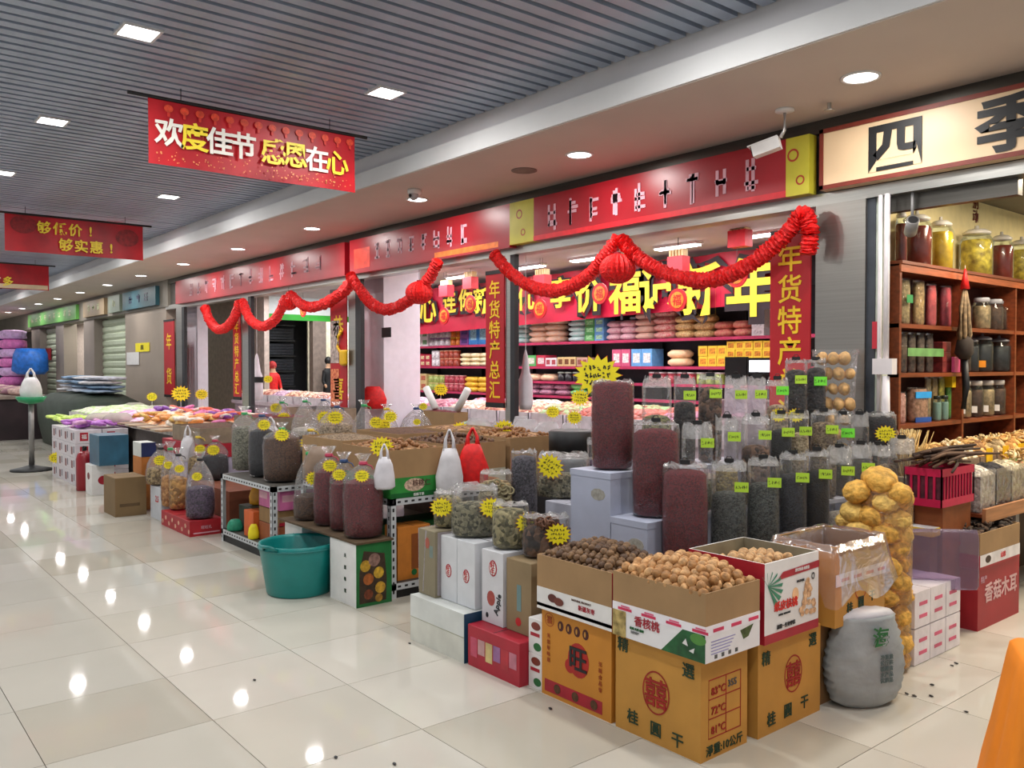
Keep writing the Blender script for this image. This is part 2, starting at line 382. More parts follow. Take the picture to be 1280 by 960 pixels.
for x in (-.55, -2.65, -4.76, -9.1, -11.2, -13.3, -17.5, -21.7): ceiling_lamp(x, 2.86, vis.get((x, 2.86), 'square ceiling lamp in the row nearest the soffit'))
OR = ['nearest the right edge', 'above the middle of the nearest red sign', 'beside the small dome camera', 'fourth', 'fifth', 'sixth', 'seventh', 'eighth', 'ninth']
for k in range(-1, 13):
    x = -2.28-2.1*k
    t = thing('recessed_downlight', 'round recessed downlight in the soffit, %s' % (OR[k]+' from the right' if 0 <= k < 9 and k > 2 else OR[k] if 0 <= k <= 2 else 'in the receding row'), 'lamp', (x, 4.22, 2.92), group='round downlights in the soffit')
    m = MB(); m.lathe([(.1, 0), (.102, -.006), (.085, -.008), (.082, 0)], 24, caps=False); m.obj('trim_ring', WHITE, t, True)
    m = MB(); m.lathe([(.082, -.004), (.02, -.005)], 24); m.obj('diffuser', GLOW, t)
    area('lamp_light', (0, 0, -.02), .15, P_SOFF, (1, .97, .94), parent=t)
for i, (px, py) in enumerate(((575, 345), (660, 333), (740, 323), (845, 307), (950, 291), (490, 352))):
    x, y, z = onZ(px, py, 2.72); y = 7.25
    t = thing('ceiling_tube_lamp', 'bright white tube lamp on the shop ceiling, %s' % ['behind the middle couplet post', 'just right of the middle couplet post', 'left of the red honeycomb lantern', 'above the new year characters', 'by the right couplet', 'over the white column'][i], 'lamp', (x, y, 2.74), group='tube lamps in the red shop')
    m = MB(); m.box(-.3, .3, -.06, .06, -.03, 0); m.obj('housing', WHITE, t)
    m = MB(); m.box(-.28, .28, -.05, .05, -.045, -.03); m.obj('tube', EM('#ffffff', 12), t)
for i, (x, y) in enumerate(((-4.2, 6.3), (-6, 6.3), (-7.8, 6.3), (-10, 6.6), (-12, 6.6), (-14.4, 6.6))):
    area('shop_light', (x, y, 2.7), 1.3, P_SHOP, (1, .97, .99), sy=.35)
area('tube_row_light', (-7.2, 7.25, 2.67), 6.5, 40, (1, .98, 1), sy=.12)
for x, y in ((-1.5, 5.6), (-1.4, 7.4)): area('herb_light', (x, y, 2.58), .9, P_HERB, (1, .86, .66), sy=.3)
area('far_shop_light', (-22.4, 5.6, 2.7), 2.2, 45, (1, .95, .85), sy=.5)
area('far_shop_light', (-29, 5.6, 2.7), 3, 45, (1, .95, .9), sy=.5)
area('across_light', (-17, 9, 3.05), 2.5, 90, (1, 1, 1), sy=1.5); area('across_light', (-19.5, 11, 2.9), 1, 50, (1, .95, .85), sy=1)

# soffit fixtures
t = thing('bullet_camera', 'white bullet security camera hanging from the soffit above the red sign', 'camera', (-2.85, 4.41, 2.92))
m = MB(); m.lathe([(.055, 0), (.055, -.012), (.02, -.02)], 18); m.obj('mount_plate', WHITE, t, True)
m = MB(); m.tube([(0, 0, -.01), (0, 0, -.12), (-.02, -.01, -.16)], .011); m.obj('arm', M('#c9c9c9', .3, metal=.6), t, True)
m = MB(); mt = Matrix.Translation((-.05, -.02, -.2)) @ Matrix.Rotation(R(200), 4, 'Z') @ Matrix.Rotation(R(14), 4, 'Y')
m.box(-.03, .13, -.035, .035, -.03, .035, mt); m.box(-.03, .15, -.04, .04, .035, .042, mt); m.obj('camera_body', WHITE, t)
m = MB(); m.box(.13, .136, -.028, .028, -.024, .028, mt); m.obj('lens_window', BLACK, t)
t = thing('dome_camera', 'small white dome camera beside a downlight in the soffit', 'camera', (-6.14, 3.97, 2.92))
m = MB(); m.lathe([(.06, 0), (.06, -.03), (.05, -.04)], 18); m.obj('base', WHITE, t, True)
m = MB(); m.ico(.045, 2, at=(0, -.01, -.05)); m.obj('camera_ball', M('#bdbdc0', .3), t, True)
m = MB(); m.lathe([(.014, 0), (.014, .012)], 10, Matrix.Translation((.02, -.052, -.06)) @ Matrix.Rotation(R(90), 4, 'X')); m.obj('lens', BLACK, t)
m = MB(); m.lathe([(.1, 0), (.1, -.006), (.08, -.01)], 26); tag(m.obj('ceiling_speaker', M('#7a7068', .7), loc=(-5.0, 4.23, 2.92)), 'flat grey round ceiling speaker in the soffit', 'speaker')
m = MB(); m.tube([(0, 0, 0), (0, 0, -.04)], .012); m.lathe([(.03, -.04), (.03, -.045)], 12); tag(m.obj('sprinkler_head', M('#b5b0a8', .4, metal=.6), loc=(-2.62, 4.5, 2.92)), 'small sprinkler head beside the white bullet camera', 'sprinkler')

# hanging banners across the aisle
def curtain(name, X, y0, y1, z0, z1, mat, parent, bow=.02):
    m = MB(); N = 12; v = []
    for s_ in (0, -.004):
        for i in range(N+1):
            for j in range(4):
                a = i/N; b = j/3
                v.append((X+s_+bow*math.sin(a*9+b*1.5)*(1-b)*.6, y0+(y1-y0)*a, z0+(z1-z0)*b))
    f = []; n = (N+1)*4
    for i in range(N):
        for j in range(3):
            q = (i*4+j, (i+1)*4+j, (i+1)*4+j+1, i*4+j+1); f.append(q); f.append(tuple(n+k for k in reversed(q)))
    m.add(v, f); return m.obj(name, mat, parent, True)
BANR = M('#b80f1c', .45, .35, 2.2, c2='#8a0a18')
WHT = M('#f6f2e8', .5, .03); YLT = M('#ffe13a', .5, .04)
def banner(X, lab, lines, x0=1.62, x1=3.06, z0=2.68, z1=3.09):
    t = thing('hanging_banner', lab, 'banner', (X, 0, 0))
    curtain('cloth', 0, x0, x1, z0, z1, BANR, t)
    m = MB(); m.tube([(0, x0-.12, z1+.005), (0, x1+.1, z1+.005)], .012, 8); m.obj('hanging_rod', BLACK, t)
    for y in (x0+.2, x1-.2): m = MB(); m.tube([(0, y, z1+.01), (0, y, 3.18)], .003, 5); m.obj('cord', DARK, t)
    for s_, y, z, size, mat in lines: text(s_, mat, size, t, (.02, y, z), 'R', .022)
    return t
L1 = []
for i, ch in enumerate('欢度佳节感恩在心'):
    L1.append((ch, 1.74+i*.16+(.05 if i > 3 else 0), 2.885-.002*i, .182, WHT if i in (0, 2, 3, 6) else YLT))
t = banner(-5.53, 'long red hanging banner with eight white and yellow characters', L1)
for i in range(14):
    pl = [pell(0, 0, .03, .027, 14)]
    flatpoly(pell(1.74+i*.098, 3.035, .028, .024, 14), M('#e0482a', .5, .2, 40), t, (.012, 0, 0), 'R', 'lantern_print')
    flatpoly(prect(1.732+i*.098, 1.748+i*.098, 2.985, 3.01), M('#d8382a', .5), t, (.012, 0, 0), 'R', 'tassel_print')
m = MB(); rnd = random.Random(3)
for i in range(120):
    y = rnd.uniform(1.66, 3.02); z = 2.7+abs(rnd.gauss(0, .04)); r = rnd.uniform(.002, .005); m.add([(.016, y-r, z-r), (.016, y+r, z-r), (.016, y+r, z+r), (.016, y-r, z+r)], [(0, 1, 2, 3)])
o = m.obj('glitter_print', M('#f0a060', .5), t); o['kind'] = 'stuff'
L2 = [(c, 2.0+i*.16, 2.965, .145, YLT) for i, c in enumerate('够低价!')]+[(c, 2.22+i*.16, 2.79, .15, YLT) for i, c in enumerate('够实惠!')]
t = banner(-10.7, 'red hanging banner with two lines of yellow characters at the left', L2)
for y, z in ((1.8, 2.98), (2.88, 2.93)):
    flatpoly(pell(y, z, .13, .1, 24), M('#8f1418', .5, .3, 20), t, (.01, 0, 0), 'R', 'lantern_print')
t = banner(-16.0, 'darker red banner cut by the left edge, with a cream strip along its foot', [('!', 2.33, 3.0, .13, YLT), ('有', 2.28, 2.8, .16, WHT), ('多', 2.46, 2.8, .16, YLT)])
flatpoly(prect(1.64, 3.04, 2.69, 2.76), CREAM, t, (.016, 0, 0), 'R')
banner(-21.3, 'farthest red banner at the left edge, under the darker one', [(c, 2.86-(1-i)*.2, 2.9, .19, YLT if i else WHT) for i, c in enumerate('在心')])

# sign boxes over the shopfront
SIGNR = M('#a3101f', .35, .1, 2); PINK = M('#d6a3b0', .5, .1, 8)
def signbox(x0, x1, z0, z1, lab, mat, border=None):
    t = thing('shop_sign', lab, 'sign', (0, YF-.1, 0))
    m = MB(); m.box(x0, x1, 0, .08, z0, z1); m.obj('board', mat, t)
    if border:
        m = MB(); b = .025
        for a in ((x0, x1, z0, z0+b), (x0, x1, z1-b, z1), (x0, x0+b, z0, z1), (x1-b, x1, z0, z1)): m.box(a[0], a[1], -.006, .0, a[2], a[3])
        m.obj('frame', border, t)
    return t
def blotches(t, x0, x1, z0, z1, n, mat, seed, w=.5):      # lettering that the photo shows only as pale blocks
    rnd = random.Random(seed); st = (x1-x0)/n
    for i in range(n):
        m = MB(); cx = x0+st*(i+.5); h = (z1-z0)*.5; s_ = st*w*.5
        for _ in range(3): z = (z0+z1)/2+rnd.uniform(-h*.8, h*.8); m.box(cx-s_*rnd.uniform(.5, 1), cx+s_*rnd.uniform(.5, 1), -.004, 0, z-.012, z+.012)
        for _ in range(2): x = cx+rnd.uniform(-s_*.8, s_*.8); m.box(x-.012, x+.012, -.004, 0, z0+rnd.uniform(0, .04), z1-rnd.uniform(0, .04))
        m.obj('lettering', mat, t)
t = signbox(-5.42, -3.02, 2.47, 2.83, 'red sign board with pale lettering nearest the stainless pier', SIGNR); blotches(t, -5.3, -3.15, 2.53, 2.76, 9, PINK, 1)
m = MB(); m.box(-5.42, -3.02, -.003, 0, 2.47, 2.51); m.obj('lower_band', M('#d81c28', .4), t)
t = signbox(-8.6, -5.74, 2.45, 2.83, 'red sign board with pale lettering in the middle of the shopfront', SIGNR); blotches(t, -8.1, -6.3, 2.55, 2.75, 8, PINK, 2)
flatpoly(prect(-6.9, -5.9, 2.47, 2.52), M('#e87a2a', .5, .2), t, (0, 0, 0)); flatpoly(prect(-8.5, -8.15, 2.5, 2.72), M('#e2402c', .5, .2), t, (0, 0, 0))
t = signbox(-14.6, -8.72, 2.45, 2.83, 'red sign board farthest left over the red shop', SIGNR); blotches(t, -14.0, -9.2, 2.53, 2.76, 14, PINK, 3)
for a, b, l in ((-5.74, -5.42, 'yellow green divider panel between two red signs'), (-3.02, -2.86, 'yellow panel with a red scroll at the end of the red sign')):
    t = signbox(a, b, 2.47, 2.83, l, M('#c9c03a', .5, .08, 5))
    pring((a+b)/2-.03, 2.72, .04, .04, .012, M('#b03a22', .5), t, (0, 0, 0))
    pring((a+b)/2+.02, 2.56, .03, .03, .01, M('#b03a22', .5), t, (0, 0, 0))
t = signbox(-2.79, -.2, 2.475, 2.835, 'cream sign board with large black characters over the herb shop', M('#e6c79f', .45, .04, 3), M('#7a2c1c', .5, .1))
for i, c in enumerate('四季'): text(c, BLACK, .3, t, (-2.33+i*.6, -.004, 2.655), 'F', .03, 1.15)
for px0, c, lab in ((40, '#5da04a', 'bright green sign board over the shuttered shops'), (110, '#a08a6a', 'brown sign board left of the stone wall'), (142, '#8c9a8a', 'grey green sign board above the wide shutter'), (160, '#2c5a66', 'dark teal sign board above the stone wall')):
    X0 = onY(px0, 400, YF)[0]; X1 = onY({40: 102, 110: 138, 142: 158, 160: 204}[px0], 400, YF)[0]
    t = signbox(X0, X1-.1, 2.5, 2.84, lab, M(c, .5, .2, 1.5)); blotches(t, X0+.3, X1-.4, 2.6, 2.76, max(2, int((X1-X0)/.6)), M('#d7dfb0' if px0 != 160 else '#20284a', .5), px0)

# couplets beside the posts
def couplet(x0, x1, z0, z1, lab, s_='年货特产总汇', tilt=0, y=YF-.035, size=None):
    t = thing('red_couplet', lab, 'banner', ((x0+x1)/2, y, 0)); w_ = (x1-x0)/2
    m = MB(); m.box(-w_, w_, 0, .012, z0, z1); m.obj('panel', M('#b3101c', .5, .06, 3), t)
    m = MB(); m.box(-w_, w_, -.004, .014, z0-.03, z0+.015); m.obj('end_bar', BLACK, t); m = MB(); m.box(-w_, w_, -.004, .014, z1-.015, z1+.02); m.obj('end_bar', BLACK, t)
    st = (z1-z0-.1)/len(s_); sz = size or min(st*.95, w_*1.5)
    for i, c in enumerate(s_): text(c, M('#f5c922', .5, .04), sz, t, (.0, -.003, z1-.06-st*(i+.5)), 'F', .012, .95)
    if tilt: t.rotation_euler = (0, tilt, 0)
    return t
couplet(-3.17, -2.885, .98, 2.26, 'red vertical couplet with gold characters on the stainless pier')
couplet(-6.165, -5.9, 1.07, 2.26, 'red vertical couplet with gold characters on the middle post')
couplet(-12.25, -11.97, .95, 2.15, 'narrow red couplet on the post near the black clothes rack')
couplet(-15.45, -14.9, .9, 2.2, 'wide red couplet beside the stone wall', '年货', size=.3)
t = couplet(-9.2, -8.8, .75, 2.3, 'red festive couplet with a patterned strip left of the white column', '恭喜', size=.28)
flatpoly(prect(-.19, .02, 1.45, 1.95), M('#b8a8a0', .6, .4, 25), t, (0, -.003, 0)); flatpoly(prect(-.19, .02, .95, 1.38), M('#d08a5a', .6, .5, 30, c2='#b02020'), t, (0, -.003, 0))
t = thing('gold_pitcher_cutout', 'yellow paper jug shape hung on the festive couplet', 'decoration', (-8.83, YF-.06, 1.42))
m = MB(); m.lathe([(.06, 0), (.09, .03), (.09, .16), (.1, .18)], 16, sy=.3); m.obj('jug', GOLD, t, True); m = MB(); m.tube([(-.08, 0, .16), (-.15, 0, .22), (-.12, 0, .34), (-.05, 0, .4)], .018); m.obj('handle', GOLD, t, True)

# red tinsel garlands and honeycomb lanterns on the lintel
FRILL = M('#ee1414', .55, .25, 60, bump=.6)
def smoothpath(pts, n=5):
    out = []
    for i in range(len(pts)-1):
        p0 = pts[max(i-1, 0)]; p1 = pts[i]; p2 = pts[i+1]; p3 = pts[min(i+2, len(pts)-1)]
        for k in range(n):
            t = k/n; out.append(tuple(.5*((2*p1[a])+(-p0[a]+p2[a])*t+(2*p0[a]-5*p1[a]+4*p2[a]-p3[a])*t*t+(-p0[a]+3*p1[a]-3*p2[a]+p3[a])*t**3) for a in range(3)))
    out.append(pts[-1]); return out
def garland(pix, lab, Y=YF-.16, r=.05):
    P = smoothpath([onY(px, py, Y) for px, py in pix], 16)
    rr = [r*(1.12 if i % 2 else .82)*random.uniform(.94, 1.06) for i in range(len(P))]
    m = MB(); m.tube(P, rr, 12)
    m.v = [(x+random.uniform(-.006, .006), y+random.uniform(-.006, .006), z+random.uniform(-.006, .006)) for x, y, z in m.v]
    tag(m.obj('tinsel_garland', FRILL), lab, 'garland', 'red garlands along the shopfront')
garland([(1010, 318), (1012, 285), (1004, 268), (985, 290), (955, 318), (920, 340), (885, 350), (845, 346), (810, 330), (788, 312), (775, 298)], 'red frilly garland swag from the stainless pier to the lantern')
garland([(773, 298), (755, 322), (735, 345), (705, 361), (675, 362), (650, 350), (632, 335), (618, 318)], 'red frilly garland swag between the lantern and middle couplet')
garland([(548, 326), (535, 350), (512, 375), (485, 387), (465, 380), (450, 362), (438, 345)], 'red frilly garland swag in front of the white column', r=.055)
garland([(440, 352), (425, 368), (400, 382), (380, 382), (362, 368)], 'short red garland swag by the patterned couplet', r=.06)
garland([(358, 372), (345, 398), (328, 408), (312, 398), (303, 376)], 'red garland swag over the black clothes rack', r=.06)
garland([(300, 378), (290, 402), (275, 412), (263, 402), (256, 384)], 'leftmost red garland swag on the shopfront', r=.065)
def lantern(px, py, rp, lab):
    x, y, z = onY(px, py, YF-.2); r = rp/ppm(x, y)
    t = thing('honeycomb_lantern', lab, 'lantern', (x, y, z), group='paper lanterns on the garland')
    m = MB(); m.lathe([(r*math.sin(math.pi*k/10)+.002, -r*.9*math.cos(math.pi*k/10)) for k in range(11)], 40, rib=.07); m.obj('paper_ball', FRILL, t)
    m = MB(); m.lathe([(r*.2, r*.86), (r*.2, r*.98)], 10); m.obj('cap', REDP, t); m = MB(); m.tube([(0, 0, r), (0, 0, r+.1)], .003, 4); m.obj('string', DARK, t)
lantern(772, 336, 21, 'large red honeycomb paper lantern where two garlands meet'); lantern(524, 366, 16, 'red honeycomb paper lantern left of the middle couplet'); lantern(361, 379, 10, 'small red honeycomb paper lantern left of the white column')

# hanging paper ornaments in the shop
def ornament(px, py, kind, lab, Y=6.9):
    x, y, z = onY(px, py, Y); t = thing('hanging_ornament', lab, 'decoration', (x, y, z), group='paper ornaments hanging in the shop')
    if kind == 'box':
        m = MB(); m.box(-.1, .1, -.06, .06, -.1, .06); m.obj('paper_box', M('#e02a3a', .5, .1), t)
        m = MB()
        for i in range(5): m.box(-.09+i*.04, -.07+i*.04, -.04, .04, .06, .13)
        m.obj('paper_strips', M('#f2d6a0', .6), t)
        top = .1
    else:
        m = MB(); m.lathe([(.12, -.008), (.12, .008)], 24, Matrix.Rotation(R(90), 4, 'X')); m.obj('medallion', RED, t)
        m = MB(); m.lathe([(.085, .009), (.085, .012)], 24, Matrix.Rotation(R(90), 4, 'X')); m.obj('gold_disc', M('#e08a30', .4, .3, 30), t)
        text('福', RED, .12, t, (0, -.014, 0)); top = .12
    m = MB(); m.tube([(0, 0, top-.02), (0, 0, 2.74-z)], .003, 4); m.obj('string', DARK, t)
for px, py, k, l in ((848, 328, 'box', 'red paper box ornament'), (925, 296, 'box', 'red paper box ornament by the last banner character'), (558, 362, 'box', 'red paper box ornament left of the middle couplet'), (588, 352, 'box', 'higher red paper box ornament by the middle couplet'),
                  (678, 350, 'box', 'red paper box ornament behind the garland'), (847, 375, 'd', 'red and gold round paper medallion below the banner'), (750, 367, 'd', 'round gold medallion left of the blessing character'), (921, 344, 'd', 'round gold medallion behind the right garland'),
                  (588, 380, 'd', 'round gold medallion left of the couplet'), (555, 395, 'd', 'round gold medallion lowest on the left'), (675, 386, 'd', 'round medallion below the left garland'), (379, 388, 'd', 'round medallion over the black clothes rack')): ornament(px, py, k, l+' hanging in the shop')

# large festive banner over the shelves
t = thing('festive_banner', 'long crimson banner with large yellow black-edged characters above the shop shelves', 'banner', (0, 7.85, 0))
xa, xb = -12.6, -4.9; N = 40; v = []; f = []
for i in range(N+1):
    a = i/N; x = xa+(xb-xa)*a; zb = 1.93+.17*a
    for j in range(5): b = j/4; v.append((x, .05*math.sin(a*60+b*2)*(.3+b*.7), zb+(2.68-zb)*b))
for i in range(N):
    for j in range(4): f.append((i*5+j, (i+1)*5+j, (i+1)*5+j+1, i*5+j+1))
m = MB(); m.add(v, f); m.obj('cloth', M('#c8163c', .45, .25, 1.5), t, True)
OUT = M('#201018', .6)
for px, py, c, s_ in ((518, 383, '用', .5), (539, 380, '心', .5), (566, 378, '连', .36), (586, 374, '你', .36), (606, 375, '新', .42), (662, 372, '优', .38), (705, 364, '享', .42), (740, 360, '价', .5), (785, 356, '福', .55), (825, 352, '记', .55), (878, 344, '新', .62), (943, 335, '年', .66)):
    x, y, z = onY(px, py, 7.85); z = min(z, 2.65-s_*.58)
    text(c, OUT, s_*1.02, t, (x+.02, -.06, z-.015), 'F', .11); text(c, YLT, s_, t, (x, -.068, z), 'F', .025)

# ================================================================ CARTONS, NUTS AND SACKS AT THE CORNER
def carton(label, x0, x1, y0, y1, z0, z1, mat, cat='carton', open_=False, mat_in=None, name='carton', group=None, t_=.006, seams=True):
    """closed or open cardboard box; returns the thing with its origin at the near bottom corner (x1, y0)"""
    t = thing(name, label, cat, (x1, y0, z0), group=group); W, D, H = x1-x0, y1-y0, z1-z0
    m = MB()
    if open_:
        m.box(-W, 0, 0, t_, 0, H); m.box(-W, 0, D-t_, D, 0, H); m.box(-W, -W+t_, t_, D-t_, 0, H); m.box(-t_, 0, t_, D-t_, 0, H); m.box(-W+t_, -t_, t_, D-t_, 0, .008)
        m.obj('walls', mat, t)
    else:
        b = .003
        m.add([(-W,0,0),(0,0,0),(0,D,0),(-W,D,0),(-W,0,H-b),(0,0,H-b),(0,D,H-b),(-W,D,H-b),(-W+b,b,H),(-b,b,H),(-b,D-b,H),(-W+b,D-b,H)],
              [(0,3,2,1),(0,1,5,4),(1,2,6,5),(2,3,7,6),(3,0,4,7),(4,5,9,8),(5,6,10,9),(6,7,11,10),(7,4,8,11),(8,9,10,11)]); m.obj('body', mat, t)
        if seams:
            m = MB(); m.box(-W/2-.002, -W/2+.002, .004, D-.004, H, H+.0008) if W > D else m.box(-W+.004, -.004, D/2-.002, D/2+.002, H, H+.0008); m.obj('flap_seam', DARK, t)
    return t
def band(t, W, D, z0, z1, mat, name='printed_band', faces='FR', e=.0012):
    m = MB()
    if 'F' in faces: m.box(-W, e if 'R' in faces else 0, -e, 0, z0, z1)
    if 'R' in faces: m.box(0, e, 0, D, z0, z1)
    return m.obj(name, mat, t)
OI = '#9a1c14'
def double_happiness(t, W, D, H):
    pring(-W/2, H*.52, .066, .082, .006, M(OI, .7), t, (0, -.0005, 0)); text('囍', M(OI, .7), .115, t, (-W/2, -.002, H*.52), 'F', .01)
    for c, u, v in (('精', -W+.04, H*.9), ('選', -.055, H*.86), ('桂', -W*.78, H*.18), ('圓', -W*.5, H*.15), ('干', -W*.25, H*.13)): text(c, INK, .058, t, (u, -.002, v), 'F', .01)
# carton B, middle: double happiness, with its scale table on the end
t = carton('ochre carton with red double happiness seal, nearest corner of the stack', -2.30, -1.885, 2.418, 2.695, 0, .372, OCHRE); W, D, H = .415, .277, .372
double_happiness(t, W, D, H)
for i, s_ in enumerate(('83°C', '72°C', '81°C')): text(s_, M(OI, .7), .04, t, (.002, D*.36, H*(.66-.19*i)), 'R', .01)
text('355', M('#555', .7), .036, t, (.002, D*.66, H*.68), 'R', .01)
for u0, u1, v0, v1 in ((.16, .165, .2, .78), (.52, .535, .2, .78), (.84, .855, .2, .78), (.16, .855, .2, .21), (.16, .855, .39, .4), (.16, .855, .58, .59), (.16, .855, .77, .78)):
    flatpoly(prect(D*u0, D*u1, H*v0, H*v1), M(OI, .7), t, (0, 0, 0), 'R')
text('淨重:10公斤', INK, .042, t, (.002, D*.5, H*.09), 'R', .01)
# carton A, left
t = carton('orange carton with a dark fruit emblem and red foot band, left of the corner', -2.742, -2.326, 2.421, 2.70, 0, .372, M('#c8842a', .7, .06, 5)); W, H = .416, .372
flatpoly(prect(-W+.02, -.05, .018, .07), REDP, t, (0, 0, 0))
for i in range(3): flatpoly(pell(-W+.1+.11*i, .044, .02, .02), M('#5a3a20', .7, .3, 60), t, (0, -.0014, 0))
flatpoly(pell(-W*.5+.02, .2, .062, .072), M('#b02018', .6), t, (0, 0, 0)); flatpoly(pell(-W*.5-.03, .165, .03, .03), M('#b02018', .6), t, (0, -.0002, 0))
text('旺', BLACK, .11, t, (-W*.5+.02, -.003, .205), 'F', .02)
for i, c in enumerate('〇々〇'): pass
for i in range(4): flatpoly(pell(-W+.12+.05*i, .318+.0*i, .018, .022, 12), M('#4a1410', .6, .3, 60), t, (0, 0, 0)); flatpoly(pell(-W+.118+.05*i, .318, .005, .012, 8), OCHRE, t, (0, -.0014, 0))
pring(-W+.05, .33, .03, .03, .004, M('#a8501c', .7), t, (0, 0, 0)); text('福', M('#a8501c', .7), .035, t, (-W+.05, -.002, .33))
for i in range(5): text('无硫食品枣'[i], M('#a8501c', .7), .02, t, (-.06, -.002, .22-.026*i)); text('天然好味道'[i], M('#a8501c', .7), .02, t, (-W+.045, -.002, .26-.026*i))
# carton C behind right
t = carton('ochre carton with red double happiness seal, facing right under the paper-shell walnut box', -2.25, -1.872, 2.745, 3.18, 0, .362, OCHRE); D, H = .435, .362
pring(D*.5+.02, H*.55, .062, .075, .006, M(OI, .7), t, (0, 0, 0), 'R'); text('囍', M(OI, .7), .105, t, (.002, D*.5+.02, H*.55), 'R', .01)
for c, u, v in (('精', .05, H*.83), ('選', D-.06, H*.85), ('桂', D*.2, H*.16), ('圓', D*.46, H*.17), ('干', D*.73, H*.18)): text(c, INK, .058, t, (.002, u, v), 'R', .01)

# open trays of nuts
TRAYA = (-2.755, -2.31, 2.405, 2.755, .373, .605)
t = carton('kraft tray of dark walnuts with a white date-print band, left of the corner', *TRAYA, KRAFT, 'box', True, name='open_tray'); W, D = .445, .35
band(t, W, D, 0, .095, WHITE); band(t, W, D, .012, .026, REDP, 'red_stripe'); m = MB(); m.box(.0012, .0022, 0, D, 0, .232); m.obj('red_side', REDP, t)
flatpoly(pell(-W+.1, .06, .028, .018), M('#5a1c14', .4), t, (0, -.0014, 0)); flatpoly(pell(-W+.14, .053, .03, .017), M('#6a2a1c', .4), t, (0, -.0026, 0)); text('新疆灰枣', REDP, .024, t, (-.14, -.002, .055)); text('NATURAL PRODUCT', M('#5a3a2a', .7), .012, t, (-.17, -.002, .08))
TRAYB = (-2.296, -1.85, 2.398, 2.72, .373, .62)
t = carton('kraft tray of pale walnuts with pink taped band on the nearest carton', *TRAYB, KRAFT, 'box', True, name='open_tray'); W, D, H = .446, .322, .247
band(t, W, D, 0, .10, M('#e6e4e6', .5, .03))
flatpoly(prect(-W, -W+.07, .0, .1), M('#b09a60', .6, .5, 30, c2='#6a5a2c'), t, (0, -.0013, 0)); flatpoly([(-.2, 0), (0, 0), (0, .1), (-.1, .1)], M('#1f5a30', .6, .5, 14, c2='#12351e'), t, (0, -.0013, 0))
flatpoly([(-.1, .05), (-.085, .07), (-.075, .045)], WHITE, t, (0, -.003, 0)); flatpoly([(-.07, .03), (-.045, .045), (-.05, .025)], WHITE, t, (0, -.003, 0)); flatpoly(pell(-.03, .08, .035, .02), M('#4f8a3a', .5), t, (0, -.003, 0))
text('香核桃', REDP, .042, t, (-.27, -.003, .078), 'F', .01); text('优质·天然·健康', GREENP, .011, t, (-.32, -.003, .045)); text('云南特产', M('#888'), .011, t, (-.33, -.003, .03))
for i in range(5): flatpoly(prect(.03, .17-.01*i, .07-.011*i, .073-.011*i), M('#8d88b8', .6), t, (.0013, 0, 0), 'R')
for i in range(4): flatpoly(prect(.05+.04*i, .065+.04*i, .008, .022), M('#555', .6), t, (.0013, 0, 0), 'R')
flatpoly([(.2, .08), (.22, .045), (.25, .05), (.28, .09)], M('#4a5a2c', .6, .4, 60), t, (.0013, 0, 0), 'R')
m = MB(); m.box(-W, .0024, -.0024, 0, .095, .13); m.box(0, .0024, 0, D, .095, .13); m.obj('tape', M('#ece8ee', .3, .03), t)
for i in range(4): flatpoly(prect(-W+.03+.12*i, -W+.1+.12*i, .104, .114), M('#d0305a', .5), t, (0, -.0026, 0)); flatpoly(prect(-W+.045+.12*i, -W+.09+.12*i, .116, .122), M('#e06a8a', .5), t, (0, -.0026, 0))
for i in range(3): flatpoly(prect(.04+.105*i, .1+.105*i, .104, .116), M('#d0305a', .5), t, (.0026, 0, 0), 'R')
TRAYC = (-2.21, -1.85, 2.752, 3.125, .363, .672)
t = carton('white and green printed box of paper-shell walnuts on the right carton', *TRAYC, WHITE, 'box', True, name='open_tray'); W, D, H = .36, .373, .309
m = MB(); m.box(-W+.006, -W+.008, .007, D-.007, .01, H); m.box(-W+.008, -.008, D-.008, D-.006, .01, H); m.obj('inner_face', M('#8a8068', .8), t)
m = MB(); m.box(-W, 0, -.0012, 0, 0, H); m.obj('red_side', REDP, t); band(t, W, D, 0, .035, REDP, 'red_stripe', 'R'); 
flatpoly([(.12, .262), (D, .272), (D, .245), (.08, .235)], REDP, t, (.0013, 0, 0), 'R'); text('果实饱满 肉质香', WHITE, .014, t, (.003, .25, .256), 'R')
text('纸皮核桃', M('#d8281c', .6), .04, t, (.003, .14, .135), 'R', .014); text('PAPER WALNUT', DARK, .011, t, (.003, .13, .1), 'R'); text('温馨一生好伴侣', DARK, .018, t, (.003, .14, .055), 'R', .01); text('NATURE', DARK, .014, t, (.003, .24, .21), 'R'); pring(.33, .215, .012, .014, .005, DARK, t, (.0013, 0, 0), 'R')
rnd = random.Random(5)
for i in range(26): a = rnd.uniform(0, 1); b = rnd.uniform(0, 1-a); flatpoly(pell(.225+.13*(a*.5+b), .075+.13*a, .014, .012, 9), M('#d9b48c', .6, .3, 60, c2='#a5744c'), t, (.0013+.0001*i, 0, 0), 'R')
for i in range(9): a = R(-60+i*22); flatpoly([(.02, .22), (.02+.1*math.cos(a)*.9, .2+.07*math.sin(a)), (.03+.1*math.cos(a+.12)*.9, .205+.07*math.sin(a+.12))], M('#3f8a6a', .6), t, (.0014+.0001*i, 0, 0), 'R', 'pine_print')
flatpoly(pell(.205, .16, .022, .028), M('#f0c090', .6), t, (.0013, 0, 0), 'R')

